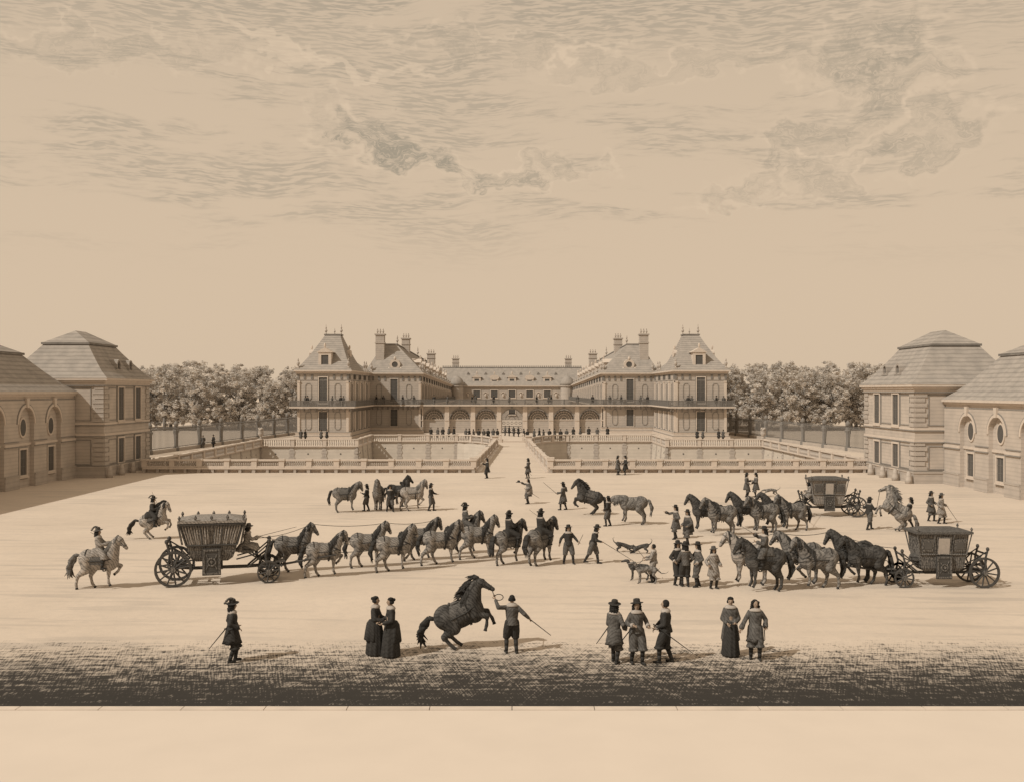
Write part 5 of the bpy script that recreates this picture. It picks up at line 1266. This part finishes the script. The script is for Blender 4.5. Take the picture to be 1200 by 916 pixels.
# riders ahead of team 1
horse('brown horse seen from behind under the first rider ahead of the left team', 597,660,head=38,pose='walk',coat=h_mid,neck=72,poll=40,nose=-66,turn=-15,sc=.90,cloth=cl_m)
rider('first of two riders ahead of the left team', top=cl_d, plume=True)
horse('dark maned horse under the second rider leading the left team', 634,661,head=48,pose='stand',coat=h_mid,neck=66,poll=36,nose=-68,turn=-35,sc=.93,cloth=cl_m,mane=mane_m)
rider('second of two riders ahead of the left team, with shouldered stick', top=cl_d, plume=True, whip=('stick over the shoulder of the second rider ahead of the left team',0,(-.75,.1,.55)))
person('servant in hat walking ahead of the riders with a short stick', 666,660,head=-80,style='groom',top=cl_d,legs=cl_m,hands=((.20,.42,1.02),(.05,-.42,.95)),feet=((.10,.22),(-.06,-.20)),sc=.98)
stick('short stick raised by the walking servant', person.last['hands'][0], person.last['hands'][0]+Vector((.18,-.1,.40)), .013)
person('servant striding right with a long slanting stick', 695,660,head=-14,style='groom',top=cl_d,legs=cl_m,hands=((.20,.26,1.02),(.42,-.12,1.02)),feet=((.22,.08),(-.40,-.08)),lean=14)
stick('long slanting stick of the striding servant', person.last['hands'][1], person.last['hands'][1]+Vector((1.35,-.2,-.82)), .014)

# horses being held, upper left
horse('saddled horse facing right, leftmost of the held group below the left balustrade', 405,600,head=0,pose='stand',coat=h_mid,neck=55,poll=20,nose=-72,sc=.97,cloth=cl_m)
person('groom holding the head of the leftmost horse below the left balustrade', 430,598,head=175,style='groom',top=cl_d,legs=cl_m,hands=((.30,.18,1.20),(.25,-.2,.95)),feet=((.14,.12),(-.12,-.12)),sc=.97)
horse('horse facing the viewer in the held group below the left balustrade', 443,598,head=-88,pose='stand',coat=h_mid,neck=70,poll=40,nose=-70,sc=.92,cloth=cl_m)
person('groom walking between the viewer-facing horse and the next pair', 457,599,head=-70,style='groom',top=cl_d,legs=cl_m,hands=((.22,.30,1.05),(.12,-.36,.95)),feet=((.14,.18),(-.16,-.18)),sc=.97)
horse('dark horse with lifted head at the back of the held group', 468,596,head=12,pose='stand',coat=h_dark,neck=84,poll=60,nose=-52,sc=.95)
person('boy on foot behind the dark horse of the held group', 470,593,head=0,style='groom',top=cl_l,hat=False,hair='short',sc=.97,feet=((.06,.10),(-.04,-.11)))
horse('pale horse facing right in front at the right of the held group', 484,598,head=4,pose='walk2',coat=h_pale,neck=68,poll=34,nose=-70,sc=.93,cloth=cl_l)
person('groom with an outstretched arm at the right end of the held group', 505,598,head=-10,style='groom',top=cl_d,legs=cl_m,hands=((.38,.14,1.08),(.2,-.3,.95)),feet=((.16,.10),(-.14,-.12)),sc=1.0)

# middle
person('dark servant standing near the left foot of the causeway balustrade', 571,560,head=180,style='coat',top=cl_d,hands=((.10,.3,1.0),(.40,-.2,1.3)))
person('man with a stick standing near the right foot of the causeway', 619,560,head=150,style='coat',top=cl_m,hands=((.12,.28,1.0),(.24,-.30,1.45)))
stick('cane behind the man near the right foot of the causeway', person.last['hands'][0], person.last['hands'][0]+Vector((.6,0,-.7)), .016)
person('gentleman holding out his hat in the middle of the court', 619,590,head=190,style='coat',top=cl_m,hat=False,hair='wig',hands=((.10,.26,1.0),(.40,-.34,1.45)),feet=((.06,.12),(-.06,-.12)),cape=cl_l)
p = person.last; ht = MB(); ht.lathe(p['hands'][1]+Vector((-.15,0,.0)),[(.02,-.02),(.2,-.01),(.2,.01),(.1,.02),(.09,.12),(.02,.14)],14); tag(ht.build('hat', cl_d),'hat held out by the gentleman in the middle of the court','hat')
sword('sword pointing down to the right of the hat-holding gentleman', side=1, swing=(-.72,.34,.42), P=p)
person('groom with a raised stick and arm stretched to the leaping horse', 660,597,head=170,style='coat',top=cl_m,hands=((.34,.30,1.10),(-.1,-.42,1.42)),feet=((.16,.12),(-.20,-.14)),sc=1.02)
stick('raised stick of the groom facing the leaping horse', person.last['hands'][0], person.last['hands'][0]+Vector((-.85,0,.72)), .016)
horse('dark bodied horse leaping left with tossed mane in the middle distance', 690,603,head=178,pose='levade',coat=h_dark,neck=74,poll=30,nose=-52,pitch=14,sc=.98,cloth=cl_m,mane=mane_m,tail=-.3)
person('groom holding the bent head of the grazing horse', 735-22,616,head=160,style='groom',top=cl_d,legs=cl_m,hands=((.24,.22,1.0),(.2,-.34,1.0)),feet=((.10,.14),(-.10,-.14)),sc=.97)
horse('unsaddled pale horse with lowered head in the middle distance', 741,614,head=170,pose='graze',coat=h_mid,neck=8,poll=-18,nose=-62,sc=.97,tack=False,mane=mane_l)
for k,(px,py) in enumerate(((724,556),(733,556))):
    person('%s of two small figures before the right balustrade' % ('left','right')[k], px,py,head=(-20,200)[k],style='coat',top=(cl_m,cl_d)[k],hands=((.2,.2,1.05),(.2,-.22,1.0)))

# team 2, upper right, heading left
carriage('smaller distant carriage with tall rear wheels in the upper right', *spot(969,604), 178, .90, 'closed', pale_w, sx=1.5)
C2 = carriage.last
s = C2['seat']; person('coachman leaning forward on the box of the upper right carriage', 77,21,head=178,style='coat',top=cl_l,hat=False,seat=1,loc=(s.x,s.y,s.z-.90),hands=((.42,.12,1.12),(.42,-.14,1.12)),feet=((.42,.16,.38),(.42,-.16,.38)),lean=22)
CO = person.last
team2 = [(('far','first'),908,617,'stand'),(('near','first'),928,621,'walk2'),(('far','second'),874,619,'stand'),(('near','second'),895,624,'stand'),(('far','leading'),826,622,'stand'),(('near','leading'),845,627,'stand')]
T2 = []
for k,((side_,pair),px,py,ps) in enumerate(team2):
    horse('%s horse of the %s pair %s the upper right carriage' % (side_, pair, 'pulling' if pair!='leading' else 'leading the team of'), px,py,head=186,pose=ps,coat=(h_dark if k%2==0 else h_mid),neck=58,poll=22,nose=-58,sc=.95,collar=True,flip=(k%2==0),turn=10 if k%2 else -6,group='horses drawing the upper right carriage')
    T2.append(horse.last)
line('reins','reins from the upper right coachman along his horses','reins',[CO['hands'][0],T2[1]['back'],T2[3]['back'],T2[5]['back'],T2[5]['mouth']],.013,sag=.06)
line('trace','traces joining the upper right team to its carriage','harness rope',[C2['bar'][0]]+[q for i in (1,3,5) for q in (T2[i]['rump']+Vector((0,-.28,-.15)),T2[i]['chest']+Vector((0,-.28,-.05)))],.015,sag=.02)
person('man with his arm stretched out left before the upper right team', 792,631,head=200,style='coat',top=cl_m,hands=((.2,.2,1.1),(.42,-.34,1.40)),feet=((.14,.16),(-.12,-.14)))
person('man in short cloak beside the pointing man at the upper right team', 806,638,head=215,style='coat',top=cl_m,cape=cl_d,hands=((.2,.2,1.0),(.2,-.2,1.0)),feet=((.16,.12),(-.16,-.12)))
person('left of two small men talking beyond the upper right team', 875,582,head=-20,style='coat',top=cl_m,hands=((.3,.2,1.2),(.2,-.2,1.0)))
person('right of two small men talking beyond the upper right team', 886,582,head=190,style='coat',top=cl_m,hands=((.3,.1,1.2),(.2,-.25,1.0)))
dog('small dog running left behind the upper right team', 903,582,head=180,pose='run',coat=h_mid,sc=1.05)
person('groom with a lifted stick before the rearing pale horse at the far right', 1019,620,head=20,style='groom',top=cl_d,legs=cl_m,hands=((-.1,.40,1.30),(.36,-.12,1.2)),feet=((.22,.12),(-.28,-.14)),sc=1.02)
stick('lifted stick of the groom before the rearing pale horse', person.last['hands'][0], person.last['hands'][0]+Vector((-.42,0,.95)), .016)
horse('rearing pale horse with flowing mane between two grooms at the far right', 1049,622,head=160,pose='rear',coat=h_grey,neck=86,poll=50,nose=-20,pitch=34,sc=.98,mane=mane_l)
line('lead_rope','lead rope of the rearing pale horse at the far right','rope',[horse.last['mouth'],person.last['hands'][1]],.013)
person('groom leaning back behind the rearing pale horse at the far right', 1064,619,head=165,style='groom',top=cl_d,legs=cl_m,hat=True,hands=((.36,.12,1.25),(.30,-.2,1.2)),feet=((.24,.12),(-.30,-.14)),lean=-14)
person('left of two gentlemen strolling at the far right edge', 1091,610,head=-60,style='coat',top=cl_m,hands=((.16,.24,1.05),(.16,-.24,1.0)),feet=((.14,.10),(-.10,-.12)))
person('right of two gentlemen strolling at the far right edge', 1103,613,head=-50,style='coat',top=cl_l,hands=((.12,.34,1.05),(.16,-.24,1.0)),feet=((.12,.12),(-.12,-.12)))
stick('cane of the right strolling gentleman at the far right edge', person.last['hands'][0], person.last['hands'][0]+Vector((.55,-.1,-.85)), .016)

# hounds and their keeper
person('boy in pale shirt holding two hounds on a leash', 766,682,head=165,style='groom',top=cl_l,legs=cl_l,hat=False,hair='short',hands=((.34,.22,1.05),(.40,-.2,1.10)),sc=.90)
B_ = person.last
dog('dark slender hound on a leash, the farther of the standing pair', 748,679,head=182,coat=h_dark,sc=1.05); d1 = dog.last
dog('brown slender hound on a leash, the nearer of the standing pair', 757,683,head=178,coat=h_mid,sc=1.08); d2 = dog.last
line('leash','leash from the boy to the farther hound','leash',[d1,B_['hands'][0]],.009,sag=.05); line('leash','leash from the boy to the nearer hound','leash',[d2,B_['hands'][1]],.009,sag=.05)
stick('short whip held up by the boy with the hounds', B_['hands'][1], B_['hands'][1]+Vector((-.45,0,.55)), .011, name='dog_whip', cat='whip')
dog('dark dog crouching with raised tail, left of the playing pair', 732,646,head=2,pose='crouch',coat=h_dark)
dog('dark dog crouching, right of the playing pair', 750,648,head=176,pose='crouch',coat=h_dark)

# team 3, right, heading left
carriage('large closed coach with square windows and big rear wheels at the right edge', *spot(1099,685), 180, .85, 'closed', wood_o, seat=True)
C3 = carriage.last
team3 = [(('far','first'),999,681,h_dark,'stand'),(('near','first'),1014,685,h_dark,'walk2'),(('far','second'),938,683,h_mid,'stand'),(('near','second'),957,689,h_mid,'walk2'),(('far','leading'),878,685,h_pale,'stand'),(('near','leading'),895,692,h_dark,'stand')]
T3 = []
for k,((side_,pair),px,py,ct,ps) in enumerate(team3):
    horse('%s horse of the %s pair %s the closed coach' % (side_, pair, 'pulling' if pair!='leading' else 'leading the team of'), px,py,head=183,pose=ps,coat=ct,neck=60,poll=24,nose=-60,sc=.97,collar=True,cloth=None,flip=(k%2==0),turn=12 if k%2 else -8,mane=mane_m,group='horses drawing the closed coach')
    T3.append(horse.last)
rider('postilion with raised whip before the closed coach', hp=T3[5], top=cl_m, hands=((.34,.10,1.2),(.30,-.34,1.45)), whip=('long bent whip raised by the postilion of the closed coach',1,(-.75,.0,.45)))
P3 = person.last
line('reins','long reins drooping over the far horses of the closed coach','reins',[C3['M']@Vector((1.86,-.3,1.7)),T3[0]['poll']+Vector((.1,0,.05)),T3[2]['poll']+Vector((0,0,.05)),T3[4]['poll']],.012,sag=.14)
for k,nm in ((1,'near'),(0,'far')):
    dy = -.28 if k else .28
    line('trace','%s side traces running along the team of the closed coach' % nm,'harness rope',[C3['bar'][0 if k else 1]]+[q for i in (k,k+2,k+4) for q in (T3[i]['rump']+Vector((0,dy,-.15)),T3[i]['chest']+Vector((0,dy,-.05)))],.015,sag=.02)
person('dark hatted man, leftmost of the group before the closed coach team', 794,685,head=-60,style='doublet',top=cl_d,legs=cl_d,hands=((.14,.26,1.0),(.14,-.26,1.0)))
person('man in short coat turned to his dark neighbour before the closed coach team', 803,687,head=100,style='doublet',top=cl_m,legs=cl_d,hands=((.2,.22,1.05),(.16,-.28,1.0)))
person('third man of the group before the closed coach team, one arm out left', 818,687,head=190,style='doublet',top=cl_m,legs=cl_m,hands=((.14,.26,1.0),(.40,-.24,1.15)),feet=((.1,.14),(-.1,-.13)))
person('boy in long pale coat beside the leading horses of the closed coach', 836,689,head=-70,style='coat',top=cl_l,hands=((.14,.26,1.0),(.16,-.34,1.05)),sc=.93)

# small crowds, copied from a few figures
def far_person(k):
    o = empty('person', (0,0,-50), 0, label='x', cat='person'); tp = (cl_d,cl_m,cl_d,cl_m)[k]
    b = MB(); b.ell((0,0,1.6),(.10,.09,.13)); b.cap((0,0,1.4),.07,(0,0,1.5),.06); b.chain([((0,.1,.9),.1),((.02,.11,.5),.07),((0,.12,.08),.05),((.12,.12,.04),.04)],8); b.chain([((0,-.1,.9),.1),((.02,-.11,.5),.07),((-.03,-.12,.08),.05),((.1,-.12,.04),.04)],8); b.chain([((0,0,.95),.14),((0,0,1.35),.13)])
    for sg in (1,-1): b.chain([((0,sg*.18,1.4),.06),((-.03,sg*.28,1.15),.045),((.12,sg*.24,.95),.035),((.17,sg*.23,.92),.03)],8)
    b.blob(.035,1).build('body', skin, o, smooth=True, local=True)
    c = MB(); c.lathe((0,0,0),[(.09,1.48),(.2,1.4),(.18,1.15),(.17,1.0),(.26,.75),(.30,.55),(.2,.5)],14,fold=.08,k=5,sy=1.1)
    for sg in (1,-1): c.chain([((0,sg*.19,1.38),.085),((-.03,sg*.28,1.15),.075),((.08,sg*.25,.99),.065)],8)
    c.build('coat', tp, o, smooth=True, local=True)
    for sg in (1,-1): MB().chain([((.02,sg*.115,.5),.085),((0,sg*.12,.1),.06),((.12,sg*.12,.04),.045)],8).build('boot', leather, o, smooth=True, local=True)
    h = MB()
    if k%2 == 0: h.lathe((0,0,1.68),[(.1,-.01),(.22,0),(.2,.02),(.1,.03),(.09,.12),(.02,.14)],12); h.build('hat', cl_d, o, local=True)
    else: h.ell((-.03,0,1.63),(.12,.12,.14)); h.build('hair', hairm, o, smooth=True, local=True)
    return o
FP = [far_person(k) for k in range(4)]; used = [False]*4; kid = 0
def put(loc, label, group, name=None, sc=1.0):
    global kid
    k = kid%4; kid += 1
    if not used[k]: o = FP[k]; used[k] = True; o.location = loc
    else: o = copy_tree(FP[k], loc)
    o.rotation_euler = (0,0,R(-90+rnd.uniform(-80,80))); o.scale = (sc,sc,sc); o['label'] = label; o['group'] = group
    return o
xl = [505,513,519,526,532,546,550,555,561,567,572,578,583]; xr = [614,618,626,632,637,644,650,657,664,672,680,690,700,712]
gx = 'row of people standing before the arcade'
for i,x in enumerate(reversed(xl)): 
    Y = 163+rnd.uniform(-2,4) + (9 if x < 536 else 0); put(((x-600)/1200*Y,Y,0), '%s small figure left of the gate in the row before the arcade' % ORD[i], gx)
for i,x in enumerate(xr):
    Y = 163+rnd.uniform(-2,4) + (9 if x > 668 else 0); put(((x-600)/1200*Y,Y,0), '%s small figure right of the gate in the row before the arcade' % ORD[i], gx)
for i,dx in enumerate((-1.2,-.5,.3,1.1)): put((dx,180-i*1.5,0), '%s tiny figure from the left inside the gate passage' % ORD[i], 'people in the gate passage')
# on the balconies
bz = BZ+.06
i = 0
for s, side in ((-1,'left'),(1,'right')):
    n = 0
    for x,y in ([(-33.6,166.3),(-33.2,166.3),(-29.2,166.3),(-27.8,166.3),(-27.4,166.3)] if s<0 else [(28.6,166.3),(29.2,166.3),(33.2,166.3),(34.4,166.3)]):
        put((x,y,bz), '%s small figure from the left leaning on the %s outer pavilion balcony' % (ORD[n],side), 'people on the balconies'); n += 1
    n = 0
    for x,y in [(s*25.2,190.3),(s*23.9,190.3),(s*20.3,190.3),(s*18.2,190.3)]:
        put((x,y,bz), '%s small figure from the outer end on the %s inner balcony' % (ORD[n],side), 'people on the balconies'); n += 1
for n,x in enumerate((-14.5,-12,-7.4,-6.8,-3.4,-.5,4.6,6.8,7.3,12.2,15.0)):
    put((x,190.6,bz), '%s small figure from the left on the balcony above the arcade' % ORD[n], 'people on the balconies')
for s, side in ((-1,'left'),(1,'right')):
    for n,(x,y) in enumerate(((s*33.4,162),(s*32.7,162),(s*30.1,161.5),(s*29.2,161.5))):
        put((x,y,0), '%s small figure from the outer side on the %s palace terrace' % (ORD[n],side), 'people on the terraces')
    for n,(x,y) in enumerate(((s*42.4,140.5),(s*41.4,142.0)) if s < 0 else ()):
        put((x,y,0), '%s small figure walking by the %s iron fence' % (ORD[n],side), 'people by the fences')
for o in bpy.data.objects:
    if o.parent is None and o.get('label') and len(o['label'].replace('-',' ').split()) > 15: print('LONG', len(o['label'].split()), o['label'])
